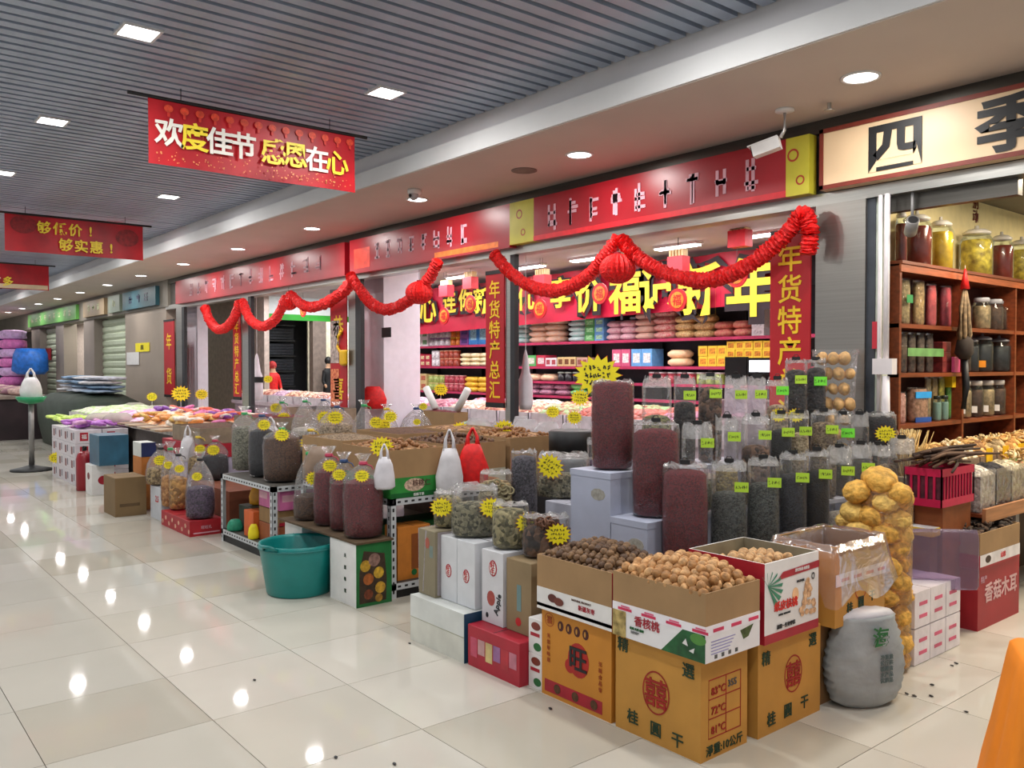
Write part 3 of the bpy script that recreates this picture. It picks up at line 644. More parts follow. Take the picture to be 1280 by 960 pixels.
def nutmesh(name, mat, r, sc=(1, 1, 1), jit=.05, sub=2): m = MB(); m.ico(r, sub, jit, sc); return m.mesh(name, mat, True)
def pile(box, nutme, step, label, group, cat, name, zt, fill_mat, dome=.03, mx=150, seed=1, wall=.02):
    x0, x1, y0, y1, z0, _ = box; rnd = random.Random(seed)
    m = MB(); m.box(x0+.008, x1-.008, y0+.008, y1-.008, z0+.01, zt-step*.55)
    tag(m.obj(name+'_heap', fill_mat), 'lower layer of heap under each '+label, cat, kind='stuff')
    pts = []
    nx = int((x1-x0-2*wall)/step)+1; ny = int((y1-y0-2*wall)/(step*.87))+1
    for i in range(nx):
        for j in range(ny):
            x = x0+wall+(i+.5*(j % 2))*step; y = y0+wall+j*step*.87
            if x < x1-wall and y < y1-wall: pts.append((x, y, zt))
    cx, cy = (x0+x1)/2, (y0+y1)/2
    for i in range(nx-1):
        for j in range(ny-1):
            x = x0+wall+(i+.5+.5*(j % 2))*step; y = y0+wall+(j+.35)*step*.87
            d = max(abs(x-cx)/(x1-x0), abs(y-cy)/(y1-y0))
            if d < .42 and x < x1-wall: pts.append((x, y, zt+step*.55))
            if d < .27: pts.append((x+step*.3, y+step*.3, zt+step*1.05))
    pts.sort(key=lambda p: -(p[2]*6+p[0]*.5-p[1]*.5)); rest = MB(); vv, ff = icodata(1); rr = step*.48
    for k, (x, y, z) in enumerate(pts):
        x += rnd.uniform(-.0015, .0015); y += rnd.uniform(-.0015, .0015); z += rnd.uniform(-.004, .004)+dome*(1-((x-cx)/(x1-x0)*2)**2)*(1-((y-cy)/(y1-y0)*2)**2)
        if k >= mx: rest.add([(x+a*rr, y+b*rr, z+c*rr) for a, b, c in vv], ff); continue
        o = link(name, rnd.choice(nutme), None, (x, y, z))
        o.rotation_euler = (rnd.uniform(0, 6), rnd.uniform(0, 6), rnd.uniform(0, 6)); s_ = rnd.uniform(.88, 1.0); o.scale = (s_, s_, s_)
        tag(o, label, cat, group)
    if rest.v: tag(rest.obj(name+'_rest', nutme[0].materials[0], smooth=True), 'half covered heap around each '+label, cat, kind='stuff')
def nutset(cols, *a, **k): return [nutmesh('walnut', M(c, .6, .3, 40, bump=.5), *a, **k) for c in cols]
WAL_ = nutmesh('walnut', M('#b98752', .6, .3, 40, bump=.5), .0215, (1, 1, 1.14)); WALD = nutmesh('walnut', M('#6a4c30', .6, .35, 40, bump=.5), .019); WALP = nutmesh('walnut', M('#c9a070', .6, .25, 40, bump=.5), .021, (1, 1, 1.15))
WAL = nutset(('#b98752', '#a87744', '#c99a66'), .0215, (1, 1, 1.14)); WALD = nutset(('#6a4c30', '#543a26', '#7a5a3a'), .019); WALP = nutset(('#c9a070', '#bd9262'), .021, (1, 1, 1.15))
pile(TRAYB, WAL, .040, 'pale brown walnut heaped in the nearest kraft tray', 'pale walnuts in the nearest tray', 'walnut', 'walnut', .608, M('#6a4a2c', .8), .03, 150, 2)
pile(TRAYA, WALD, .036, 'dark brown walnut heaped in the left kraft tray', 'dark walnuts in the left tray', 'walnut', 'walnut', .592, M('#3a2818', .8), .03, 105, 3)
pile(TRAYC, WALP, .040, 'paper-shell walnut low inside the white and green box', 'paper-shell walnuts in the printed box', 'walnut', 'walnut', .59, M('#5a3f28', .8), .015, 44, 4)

# carton D: open, lined with a turned-over plastic bag
box = (-2.112, -1.82, 3.2, 3.61, .345, .68)
m = MB(); m.box(-2.11, -1.9, 3.22, 3.6, 0, .343); tag(m.obj('carton', M('#8a6a44', .8)), 'plain brown carton hidden behind the grey woven sack as support', 'carton')
t = carton('open ochre carton lined with clear plastic folded over its rim', *box, OCHRE, 'carton', True); W, D, H = .292, .41, .335
m = MB(); m.box(-W+.006, -.006, .006, .008, .05, H-.001); m.box(-W+.006, -.006, D-.008, D-.006, .05, H-.001); m.box(-W+.006, -W+.008, .008, D-.008, .05, H-.001); m.box(-.008, -.006, .008, D-.008, .05, H-.001); m.obj('inner_face', KRAFT_IN, t)
pring(D*.5, H*.42, .05, .055, .005, M(OI, .7), t, (0, 0, 0), 'R')
for c, u, v in (('桂', D*.28, H*.2), ('圓', D*.5, H*.23), ('干', D*.73, H*.26)): text(c, INK, .05, t, (.002, u, v), 'R', .01)
m = MB(); N = 48; v = []; rows = 7; rnd = random.Random(9)
per = []
for i in range(N):
    s_ = i/N*4; k = int(s_); a = s_-k
    c = [(-W, 0), (0, 0), (0, D), (-W, D)]; p, q = c[k], c[(k+1) % 4]; per.append((p[0]+(q[0]-p[0])*a, p[1]+(q[1]-p[1])*a))
for j in range(rows):
    for i in range(N):
        x, y = per[i]; dx, dy = (x+W/2)/(W/2), (y-D/2)/(D/2)
        if j == 0: o_, z = -.02, H-.12
        elif j == 1: o_, z = -.012, H-.01
        elif j == 2: o_, z = 0, H+.008
        else: o_ = .006+.007*(j-2)+rnd.uniform(-.004, .006); z = H-(.045 if dy < -.5 and dx < .5 else .055)*(j-2)*(1+.15*math.sin(i*.7))
        v.append((x+dx*o_+rnd.uniform(-.003, .003), y+dy*o_+rnd.uniform(-.003, .003), z+rnd.uniform(-.004, .004)))
for j in range(rows-1):
    for i in range(N): m.f.append((j*N+i, j*N+(i+1) % N, (j+1)*N+(i+1) % N, (j+1)*N+i))
m.v = v; o = m.obj('plastic_liner', FILM('#fbeff0', .12, .2, .3, 7, name='liner'), t, True)
m = MB(); m.box(.003, .005, 0, D, H-.165, H-.115); m.obj('tape', M('#ece8ee', .3, .03), t)
for i in range(4): flatpoly(prect(.04+.1*i, .1+.1*i, H-.148, H-.135), M('#d0305a', .5), t, (.0052, 0, 0), 'R')

# grey woven sack
x, y = -1.80, 3.40; t = thing('woven_sack', 'grey woven sack with green printing under the plastic-lined carton', 'sack', (x, y, 0), R(70))
m = MB(); m.lathe([(.1, .0)]+[(.128+.045*math.sin(math.pi*(k/21)**.75)+(.0035 if k % 2 else -.0035)+random.uniform(-.002, .002), .015+.0165*k) for k in range(22)]+[(.125, .374)], 34, sx=1.1, sy=.6, jit=.03); m.obj('sack_body', M('#9aa0a2', .65, .12, 8, bump=.5), t, True)
m = MB(); m.lathe([(.13, .365), (.125, .385), (.06, .40)], 20, sx=1.1, sy=.5, jit=.1); m.obj('folded_mouth', M('#cfcdd2', .5, .1), t, True)
text('海', GREENP, .085, t, (-.01, -.106, .31), 'F', .016)
for i in range(5): text(('净重量', '公斤装', '福建省', '水产品', '优质品')[i], M('#5a6a6a', .7), .022, t, (.02, -.108, .225-.024*i), 'F', .01)
# row of wrapped packs
t0 = None
PK = FILM('#ffffff', .85, .2, .7, 20, name='wrap')
for k in range(2):
    t = thing('wrapped_pack_bundle', ['lower white bundle of wrapped noodle packs on the floor', 'upper white bundle of wrapped noodle packs by the golden puff bag'][k], 'package', (-1.865, 3.98, .175*k), group='white bundles right of the golden puffs')
    m = MB(); m.box(-.27, 0, 0, .5, .004, .17)
    m2 = MB(); N = 10
    for i in range(3):
        for j in range(1): m2.box(-.27-.003, .004, .165*i+.004, .165*(i+1)-.004, .006, .172)
    for i in range(3): mm = MB(); mm.box(-.27, .003, .166*i+.004, .166*(i+1)-.004, .003, .172); o = mm.obj('pack', M('#e8dfe2', .35, .08, 10, bump=.3), t)
    m3 = MB(); m3.lathe([(.262, -.004), (.27, .0), (.272, .17), (.262, .176)], 36, Matrix.Translation((-.135, .25, .0)), sx=.72, sy=1.32, sq=.92, jit=.008)
    for i in range(3):
        for j in range(2): flatpoly(prect(.05+.16*i, .13+.16*i, .045+.06*j, .062+.06*j), M('#d85a7a', .5), t, (.0035, 0, 0), 'R')
        flatpoly(prect(-.22, -.14, .05+.03*i, .058+.03*i), M('#d85a7a', .5), t, (0, .0028, 0))
# tall bag of golden dried puffs
t = thing('tall_plastic_bag', 'tall clear bag filled with golden dried fungus puffs beside the grey sack', 'bag', (-1.95, 3.86, 0), facing(-1.95, 3.86))
m = MB(); m.lathe([(.09, .005), (.115, .02), (.118, .3), (.122, .6), (.12, .78), (.10, .84)], 28, sx=1, sy=.85, jit=.03, caps=False); m.obj('plastic', FILM('#fff6e6', .08, .15, .7, 12, name='puff_film'), t, True)
PUFF = M('#e0ab4c', .75, .3, 34, bump=1.0); PUFFL = M('#ecbf66', .7, .25, 34, bump=1.0)
pm = []
for k in range(4): m = MB(); m.ico(.064, 3, .09, (1.2, 1, .8)); pm.append(m.mesh('puff', PUFF if k < 2 else PUFFL, True))
rnd = random.Random(11); ca, sa = math.cos(facing(-1.95, 3.86)), math.sin(facing(-1.95, 3.86))
def puff(x, y, z, s=1, grp='golden puffs in the tall bag', lab='golden dried fungus puff packed in the tall clear bag', base=(-1.95, 3.86, 0), me=None):
    o = link('dried_puff', me or rnd.choice(pm), None, (base[0]+x*ca-y*sa, base[1]+x*sa+y*ca, base[2]+z)); o.rotation_euler = (rnd.uniform(-.5, .5), rnd.uniform(-.4, .4), rnd.uniform(0, 6)); o.scale = (s, s, s); tag(o, lab, 'dried food', grp)
for k in range(11):
    z = .055+k*.073
    for dx, dy in ((-.05, -.035), (.055, -.03), (0, .05)) if k % 2 else ((-.055, .02), (.05, .03), (0, -.055)): puff(dx+rnd.uniform(-.01, .01), dy+rnd.uniform(-.01, .01), z+rnd.uniform(-.01, .01), rnd.uniform(.9, 1.1))
for dx, dy, z, s in ((-.12, -.04, .83, 1.0), (-.02, 0, .88, 1.25), (.05, -.02, .82, 1.1), (-.13, -.02, .73, 1), (-.11, -.06, .65, .9), (-.16, .0, .68, .8)): puff(dx, dy, z, s)
# clear cloudy bag hanging by the counter
t = thing('violet_plastic_sheet', 'hanging violet tinted clear plastic bag under the herb counter', 'bag', (-1.9, 4.35, 0), R(45)); m = MB(); m.lathe([(.17, .3), (.175, .32), (.18, .56), (.17, .6)], 24, sx=1, sy=.1, jit=.02); m.obj('plastic', FILM('#d4c8de', .14, .2, .4, 9, name='violet'), t, True)
# right cartons
t = carton('dark red printed carton on the floor at the herb shop entrance', -2.12, -1.896, 4.772, 5.33, 0, .333, M('#a01f2c', .5, .08, 4)); 
for i in range(3): flatpoly(prect(-.2+.0*i, -.1, .08+.05*i, .095+.05*i), PINK, t, (0, 0, 0))
text('香菇木耳', M('#d8b0b0', .6), .11, t, (.002, .3, .19), 'R', .02); text('特产', PINK, .04, t, (.002, .07, .27), 'R')
t = carton('kraft and red carton filled with dried mushrooms, on the dark red carton', -2.125, -1.885, 4.765, 5.30, .334, .525, KRAFT, 'carton', True); band(t, .24, .535, 0, .075, REDP); band(t, .24, .535, .012, .075, M('#e6e0e0', .5), 'white_band', 'R', .002)
flatpoly(pell(.1, .045, .035, .02), M('#3a2018', .5, .3, 50), t, (.0022, 0, 0), 'R'); flatpoly(prect(-.17, -.1, .12, .135), RED, t, (0, 0, 0)); text('山珍', RED, .035, t, (.003, .3, .045), 'R')
HEAP = lambda hexc, c2=None, sc_=40: M(hexc, .8, .3, sc_, kind='grain', c2=c2)
def curl(mat, r=.02, seed=0):
    rnd = random.Random(seed); m = MB(); pts = [(r*1.2*math.cos(a*.5)*(1+a*.05), r*math.sin(a*.5), .004*a*rnd.uniform(.6, 1.4)) for a in range(8)]; m.tube(pts, [.004, .007, .009, .009, .009, .008, .006, .003], 6); return m.mesh('dried_piece', mat, True)
def scatter(name, label, cat, x0, x1, y0, y1, z, n, meshes, group, seed=0, dome=.03, sc_=(.8, 1.2)):
    rnd = random.Random(seed)
    for k in range(n):
        x, y = rnd.uniform(x0, x1), rnd.uniform(y0, y1); u = (2*(x-x0)/(x1-x0)-1)**2; v_ = (2*(y-y0)/(y1-y0)-1)**2
        o = link(name, rnd.choice(meshes), None, (x, y, z+dome*(1-u)*(1-v_)+rnd.uniform(0, .012))); o.rotation_euler = (rnd.uniform(-.7, .7), rnd.uniform(-.7, .7), rnd.uniform(0, 6)); s_ = rnd.uniform(*sc_); o.scale = (s_, s_, s_); tag(o, label, cat, group)
def heap(x0, x1, y0, y1, z0, z1, dome, mat, label, cat='dried food', name='loose_heap', jit=.006, parent=None, seed=1, nn=12):
    rnd = random.Random(seed); m = MB(); v = []; n = nn
    for i in range(n+1):
        for j in range(n+1):
            a, b = i/n, j/n; h_ = dome*(1-(2*a-1)**4)*(1-(2*b-1)**4); v.append((x0+(x1-x0)*a, y0+(y1-y0)*b, z1+h_+rnd.uniform(-jit, jit)*(0 if i in (0, n) or j in (0, n) else 1)))
    f = [(i*(n+1)+j, (i+1)*(n+1)+j, (i+1)*(n+1)+j+1, i*(n+1)+j+1) for i in range(n) for j in range(n)]
    m.add(v, f); m.box(x0, x1, y0, y1, z0, z1-.004); o = m.obj(name, mat, parent, True)
    o['kind'] = 'stuff'
    if not parent: tag(o, label, cat)
    return o
heap(-2.115, -1.895, 4.775, 5.29, .345, .5, .02, HEAP('#4a3c30', '#191210', 30), 'dark dried mushrooms filling the kraft and red carton')
MUSH = []
for s_ in range(3):
    m = MB(); m.lathe([(.004, -.01), (.022, -.004), (.025, .004), (.016, .012), (.004, .014)], 9, jit=.15); MUSH.append(m.mesh('dried_mushroom', M(['#3a2c22', '#5a4434', '#241a14'][s_], .8, .3, 40), True))
scatter('dried_mushroom', 'dark curled dried mushroom lying on top of the kraft and red carton', 'mushroom', -2.1, -1.91, 4.8, 5.27, .51, 110, MUSH+[curl(M('#4a382a', .8, .3, 40), .02, 5)], 'dried mushrooms in the right carton', 3)

# orange cloth on a low stand, cut by the right edge
t = thing('draped_orange_cloth', 'bright orange cloth with black brush strokes draped over a stand at the right edge', 'cloth', (-.905, 3.01, 0), facing(-.93, 2.98)+R(12))
m = MB(); N = 60; prof = [(.0, .52), (.1, .52), (.15, .518), (.163, .505), (.172, .46), (.19, .36), (.212, .24), (.235, .12), (.25, .02)]; v = []
for r, z in prof:
    for i in range(N):
        a = 2*math.pi*i/N; k = (1/max(abs(math.cos(a)), abs(math.sin(a))))**.92; q = 0 if z > .49 else (.5-z)*2; cn = abs(math.sin(2*a))**6
        fold = 1+q*(.045*math.sin(a*7+1)+.03*math.sin(a*13)+.1*cn*math.sin(a*30)); v.append((r*k*fold*math.cos(a), r*k*fold*math.sin(a), z))
m.v = v
for j in range(len(prof)-1):
    for i in range(N): m.f.append((j*N+i, (j+1)*N+i, (j+1)*N+(i+1) % N, j*N+(i+1) % N))
m.obj('cloth', M('#f28a10', .65, .1, 3), t, True)
for pts in (((-.12, .26), (-.05, .225), (.06, .235), (-.04, .25)), ((-.16, .14), (-.05, .165), (.1, .15), (-.06, .145)), ((-.02, .07), (.02, .03), (.06, .06))):
    o = flatpoly(pts, BLACK, t, (-.03, -.262-(.26-pts[0][1])*.22, 0)); o.rotation_euler = (-.18, 0, 0)
m = MB(); m.box(-.15, .15, -.15, .15, .0, .505); m.obj('stand', KRAFT, t)
# litter on the floor: a few dropped pieces
rnd = random.Random(2)
for i, (px, py) in enumerate(((688, 887), (1133, 868), (1092, 868), (1208, 891), (1165, 857), (1190, 833), (1118, 848), (1108, 846), (1164, 871), (1143, 871), (420, 948), (493, 956), (1195, 830), (512, 805), (318, 851))):
    x, y, _ = onZ(px, py, 0); m = MB(); m.ico(.008, 1, .3, (1.4, .8, .5), (0, 0, .005)); o = m.obj('dropped_crumb', DARK, loc=(x, y, 0)); tag(o, 'tiny dark dried crumb dropped on the pale floor tiles', 'crumb', 'crumbs on the floor')

# ================================================================ BAGS
TIES = {'g': M('#2f9e5a', .5), 'b': M('#23406e', .5), 'r': M('#b23050', .5), 'y': M('#e0c23a', .5), 'k': BLACK}
GR = {  # contents: base colour, second colour, cells per metre
 'redbean': ('#741822', '#420c14', 240), 'green': ('#8d8a5e', '#55563a', 90), 'dark': ('#3a3230', '#141010', 60), 'brownball': ('#7a5a48', '#2c1e18', 45), 'white': ('#d8d2c8', '#b5aca0', 120),
 'flake': ('#b9a488', '#7a6850', 70), 'darkgreen': ('#565a54', '#242624', 150), 'black': ('#1c1a1c', '#0a0a0c', 120), 'beige': ('#c4b090', '#8a7654', 90), 'seed': ('#8e7a60', '#554230', 110), 'yellowpea': ('#a8904a', '#6a5628', 80),
 'herb': ('#a59a70', '#4c4a2c', 55), 'herb2': ('#8a8468', '#3c3c2a', 70), 'ring': ('#6b4a34', '#22140e', 40), 'brown': ('#66442e', '#342014', 200), 'greygreen': ('#8c8a78', '#5a5a4c', 110), 'bluegrey': ('#5a5660', '#2a2830', 120), 'purple': ('#5a4460', '#2e2034', 90), 'orange': ('#d09a5c', '#a86a34', 35), 'gold': ('#cf9c54', '#8e6228', 30), 'nut': ('#a37a50', '#5c3e24', 45), 'charcoal': ('#34343a', '#121216', 220), 'tan': ('#b49a6a', '#6a5434', 50)}
def GM(k): c, c2, s_ = GR[k]; return M(c, .8, .2, s_, kind='grain', c2=c2)
def pouch(label, x, y, z0, w_, d_, h, k, fill=.7, tagk=None, clip=True, rz=None, group=None, st=False, taper=.97, tx=.25, name='clear_bag', film=None):
    """flat-topped clear bag: filling, plastic skin, crumpled folded top with a clip, price tag"""
    rz = facing(x, y) if rz is None else rz
    t = thing(name, label, 'bag', (x, y, z0), rz, group); hw = w_/2*.86; sy = d_/w_
    zf = h*fill
    m = MB(); m.lathe([(hw*.7, .002), (hw*.95, .015), (hw, zf*.3), (hw*1.0, zf*.7), (hw*.97*taper, zf-.012), (hw*.75, zf+.004), (hw*.3, zf+.012)], 28, sy=sy, sq=.35, jit=.014)
    o = m.obj('filling', GM(k), t, True); o['kind'] = 'stuff'
    m = MB(); hw2 = w_/2*.88
    m.lathe([(hw2*.72, 0), (hw2*.98, .01), (hw2*1.02, zf*.5), (hw2*1.0, zf), (hw2*.99, zf+(h-zf)*.35), (hw2*.98, zf+(h-zf)*.75)], 28, sy=sy, sq=.35, jit=.02, caps=False)
    m.obj('plastic', film or CLEAR, t, True)
    n = 28; ring = m.v[-n:]; m = MB(); m.v = list(ring); z0_ = max(p[2] for p in ring)
    for i in range(n): X, Y, Z = ring[i]; m.v.append((X*.93+random.uniform(-.006, .006), Y*.5+random.uniform(-.01, .01), h-.014+random.uniform(-.012, .012)))
    for i in range(n): X, Y, Z = m.v[n+i]; m.v.append((X*.86+random.uniform(-.01, .01), random.uniform(-.014, .002), h+random.uniform(-.012, .016)))
    for j in (0, n):
        for i in range(n): m.f.append((j+i, j+(i+1) % n, j+n+(i+1) % n, j+n+i))
    m.obj('folded_top', CLEARTOP, t, True)
    if clip:
        m = MB(); m.box(-.022, .022, -.012, .012, h-.002, h+.018); m.tube([(-.014, 0, h+.015), (-.008, -.012, h+.03), (.008, -.012, h+.03), (.014, 0, h+.015)], .002, 5); m.obj('binder_clip', BLACK, t)
    yt = -hw2*sy*1.06-.004
    if tagk == 'y': ptag(t, (w_*tx, yt-.004, h*.80), False, 1.05)
    if tagk == 'n': ptag(t, (w_*tx, yt-.004, h*.78), True, 1.15)
    if tagk == 's': star(t, (w_*tx, yt-.006, h*.6), 0, .9)
    if tagk == 'ns': ptag(t, (w_*tx, yt-.004, h*.86), True, 1.1); star(t, (w_*tx-.02, yt-.008, h*.55), 0, .7); star(t, (w_*tx+.07, yt-.006, h*.55), 0, .7)
    return t
def tied(label, x, y, z0, w_, h, k, fill=.6, tie='r', tagk=1, rz=None, name='tied_bag', group=None, film=None, ts=.75):
    """round clear bag gathered at the neck with a coloured tie"""
    rz = facing(x, y) if rz is None else rz; ts *= 1.15; fill *= .93
    t = thing(name, label, 'bag', (x, y, z0), rz, group); r = w_/2*.95; zf = h*fill; zn = h*.88
    if k:
        m = MB(); m.lathe([(r*.6, .003), (r*.92, .02), (r*.98, zf*.3), (r*.97, zf*.75), (r*.88, zf*.97), (r*.5, zf+.012), (r*.15, zf+.016)], 24, sy=.85, jit=.02)
        o = m.obj('filling', GM(k), t, True); o['kind'] = 'stuff'
    m = MB(); m.lathe([(r*.6, 0), (r*.97, .012), (r*1.03, zf*.4), (r*1.02, zf*.85), (r*.97, zf)], 26, sy=.88, jit=.02, caps=False, rib=.008); m.obj('plastic', film or CLEAR, t, True)
    m = MB(); m.lathe([(r*.985, zf-.004), (r*.93, zf+(zn-zf)*.25), (r*.72, zf+(zn-zf)*.55), (r*.4, zf+(zn-zf)*.82), (.02, zn), (.018, zn+.012), (.04, h-.01), (.05, h)], 26, sy=.88, jit=.04, caps=False, rib=.03); m.obj('gathered_top', film or CLEART, t, True)
    m = MB(); m.lathe([(.022, zn-.008), (.028, zn+.002), (.024, zn+.014)], 12); m.tube([(.02, -.015, zn), (.05, -.03, zn-.01), (.06, -.035, zn-.03)], .004, 5); m.obj('tie', TIES[tie], t)
    if tagk: star(t, (random.uniform(-.03, .03), -r*.75-.02, zf+(zn-zf)*.45), 0, ts)
    return t

# stepped stand of white foam boxes and boards, rows slant towards the pier
FOAM = M('#b4b9cc', .7, .06, 6)
ROW = {1: ((-2.50, 3.1), (-2.20, 4.55), .43), 2: ((-2.70, 3.1), (-2.42, 4.6), .70), 3: ((-2.95, 3.1), (-2.62, 4.62), .905)}
def row_at(k, px):
    (xa_, ya), (xb_, yb), zb = ROW[k]; r = ray(px, 457); dx, dy = xb_-xa_, yb-ya
    # solve s*r = a + t*d
    det = r[0]*(-dy)+dx*r[1]; s_ = (xa_*(-dy)+dx*ya)/det; return r[0]*s_, r[1]*s_, zb
for nm, lab, x0, x1, zt in (('foam_box', 'tall white foam box under the back row of bags', -3.11, -2.835, .902), ('foam_box', 'middle white foam box with a torn patch under the dark red bag', -2.83, -2.60, .697), ('foam_box', 'low white foam box behind the walnut trays', -2.595, -2.36, .427)):
    t = thing(nm, lab, 'box', ((x0+x1)/2, 3.0, 0)); w_ = (x1-x0)/2
    m = MB(); m.box(-w_, w_, -.06, .22, 0, zt-.03); m.obj('box_body', FOAM, t); m = MB(); m.box(-w_-.003, w_+.003, -.063, .223, zt-.03, zt); m.obj('lid', FOAM, t)
    if zt > .5: flatpoly(pell(w_*.4, zt-.11, .05, .03, 9), M('#a8a49a', .7, .2, 40), t, (0, -.06, 0), 'F', 'torn_patch')
def slab(k, w0, w1):
    (xa_, ya), (xb_, yb), zb = ROW[k]
    return [(xa_-w0, ya+.13), (xa_+w1, ya+.13), (xb_+w1, yb+.1), (xb_-w0, yb+.1)], zb
for k, w0, w1 in ((1, .11, .10), (2, .11, .09), (3, .16, .125)):
    poly, zb = slab(k, w0, w1)
    t = thing('display_step', 'board step carrying the %s row of clear bags' % ['front', 'middle', 'back'][k-1], 'stand', (0, 0, 0))
    m = MB(); m.prism(poly, zb-.022, zb-.002); m.obj('board', LAV, t)
    for ty in (.12, .5, .88):
        cx = poly[0][0]*(1-ty)+poly[3][0]*ty+w0; cy = poly[0][1]*(1-ty)+poly[3][1]*ty
        m = MB(); m.box(cx-.07, cx+.07, cy-.09, cy+.09, 0, zb-.022); m.obj('support_block', FOAM, t)
def rowbag(k, px, wpx, top, con, fill, lab, tg='y', d=.8, tx=.22, zb=None, **kw):
    x, y, z = row_at(k, px); z = zb or z; w_ = wpx/ppm(x, y); h = zat(top, x, y)-z
    return pouch(lab, x, y, z, w_, min(w_*d, .19), h, con, fill, tg, tx=tx, **kw)
# front row
rowbag(1, 857, 64, 580, 'redbean', .93, 'big clear bag of dark red beans at the left end of the front row', None, d=.85)
for px, w_, top, c, fl, lab in ((912, 50, 578, 'darkgreen', .72, 'clear bag of grey green seeds next to the front red beans'), (955, 44, 573, 'darkgreen', .76, 'second bag of grey green seeds in the front row'), (992, 38, 567, 'charcoal', .8, 'clear bag of black grains, fourth in the front row'), (1022, 34, 563, 'black', .8, 'clear bag of black grains, fifth in the front row'),
    (1050, 34, 559, 'white', .4, 'half-empty clear bag of pale grains in the front row'), (1077, 29, 555, 'greygreen', .5, 'half-empty hazy bag behind the golden puffs'), (1101, 28, 556, 'brown', .6, 'small clear bag with brown filling behind the golden puffs'), (1128, 36, 548, 'brown', .45, 'wide clear bag at the right end of the front row')):
    rowbag(1, px, w_, top, c, fl, lab, 'y' if px < 1090 else None, tx=.3)
# middle row
rowbag(2, 820, 66, 527, 'redbean', .9, 'big clear bag of dark red beans in the middle row', None, d=.85)
for px, w_, top, c, fl, lab, tg in ((872, 44, 530, 'greygreen', .35, 'mostly empty clear bag with a yellow card in the middle row', 'y'), (909, 32, 522, 'yellowpea', .45, 'clear bag half full of yellow peas in the middle row', 'y'), (945, 40, 520, 'brownball', .65, 'clear bag of large dark nuts in the middle row', 'y'), (977, 30, 517, 'black', .8, 'clear bag of black seeds in the middle row', 'y'),
    (1000, 26, 516, 'beige', .75, 'clear bag of cream beans in the middle row', 'y'), (1030, 36, 514, 'seed', .85, 'clear bag of brown seeds in the middle row', 'y'), (1054, 22, 518, 'black', .6, 'narrow dark bag with a bright green tag in the middle row', 'n'), (1075, 26, 518, 'charcoal', .4, 'dark bag at the right end of the middle row', None)):
    rowbag(2, px, w_, top, c, fl, lab, tg, tx=.28)
# back row
rowbag(3, 766, 60, 476, 'redbean', .97, 'tallest clear bag of dark red beans on the back row', None, d=.85, clip=False)
for px, w_, top, c, fl, lab, tg in ((821, 42, 472, 'green', .55, 'clear bag half full of pistachios in the back row', None), (856, 31, 472, 'dark', .7, 'clear bag of dark dates in the back row', 'y'), (888, 33, 470, 'brownball', .85, 'clear bag of round brown nuts in the back row', 'y'), (920, 32, 472, 'white', .5, 'hazy bag of white powder in the back row', 'y'),
    (946, 26, 472, 'white', .6, 'narrow hazy bag of white grains in the back row', 'y'), (972, 30, 474, 'flake', .65, 'clear bag with a green tag and two starburst cards in the back row', 'ns')):
    rowbag(3, px, w_, top, c, fl, lab, tg, tx=.2, film=CLEARV if c == 'white' else None)
for px, w_, top, c, fl, lab, tg in ((995, 30, 450, 'dark', .88, 'tall clear bag of dark mushrooms behind the starburst cards', 'y'), (1020, 27, 450, 'dark', .9, 'tall clear bag of dark mushrooms with a bright green tag', 'n')):
    rowbag(3, px, w_, top, c, fl, lab, tg, tx=.2)
# big bag of golden puffs against the pier
x, y, z = row_at(3, 1046); y -= .02; w_ = 50/ppm(x, y); hb = zat(437, x, y)-z
t = thing('clear_bag', 'big open clear bag of pale golden puffs against the stainless pier', 'bag', (x, y, z), facing(x, y)); m = MB(); m.lathe([(w_*.36, 0), (w_*.44, .02), (w_*.46, hb*.5), (w_*.52, hb*.9), (w_*.56, hb)], 24, sy=.6, jit=.04, caps=False); m.obj('plastic', CLEAR, t, True)
ca, sa = math.cos(facing(x, y)), math.sin(facing(x, y))
pm2 = []
for k in range(3): m = MB(); m.ico(.034, 2, .06, (1, .9, 1.1)); pm2.append(m.mesh('puff', M('#dcae72', .7, .2, 30, bump=.5), True))
for j in range(7):
    for i in (-1, 0, 1): puff(i*.06+(.02 if j % 2 else -.01), -.03-.01*(i == 0), .03+j*(hb-.03)/6.6, rnd.uniform(.9, 1.15), 'pale golden puffs in the open bag', 'pale golden puff in the open bag by the stainless pier', (x, y, z), rnd.choice(pm2))
# dark bag with black round card at the right end
x, y = onY(1100, 500, 4.67)[:2]; t = pouch('large dark bag with a round yellow card beside the white conduit', x, y, (.88), .2, .13, .27, 'black', .9, None, clip=False); star(t, (.03, -.1, .16), 0, .85)
m = MB(); m.box(x-.09, x+.09, y-.05, y+.06, 0, .878); tag(m.obj('dark_crate', DARK), 'dark crate under the bag beside the white conduit', 'crate')

# ================================================================ HERB BAGS ON CARTONS, LEFT OF THE WALNUTS
t = thing('foam_box', 'soiled white foam box with a blue end on the floor left of the red carton', 'box', (-3.245, 2.37, 0)); m = MB(); m.box(-.47, 0, 0, .3, 0, .12); m.obj('box_body', M('#d2d2c8', .7, .1, 6), t); m = MB(); m.box(-.47, 0, 0, .3, .124, .235); m.obj('lid', M('#d5d8d4', .7, .08, 6), t)
m = MB(); m.box(-.468, -.002, .002, .298, .119, .125); m.obj('joint', M('#a8a684', .7, .2, 9), t); m = MB(); m.box(.0, .003, 0, .3, 0, .235); m.obj('blue_end', M('#1d4460', .5, .1), t)
t = carton('crimson printed carton on the floor between the foam box and the fruit cartons', -3.225, -2.845, 2.38, 2.7, 0, .195, M('#b02034', .5, .15, 5))
for i, c in enumerate(('#c8506a', '#c89a9a', '#c8b47a', '#9a6a9a', '#b8323c', '#c07888')): flatpoly(prect(-.36+.058*i, -.31+.058*i, .05+.02*(i % 2), .14), M(c, .6, .2), t, (0, 0, 0))
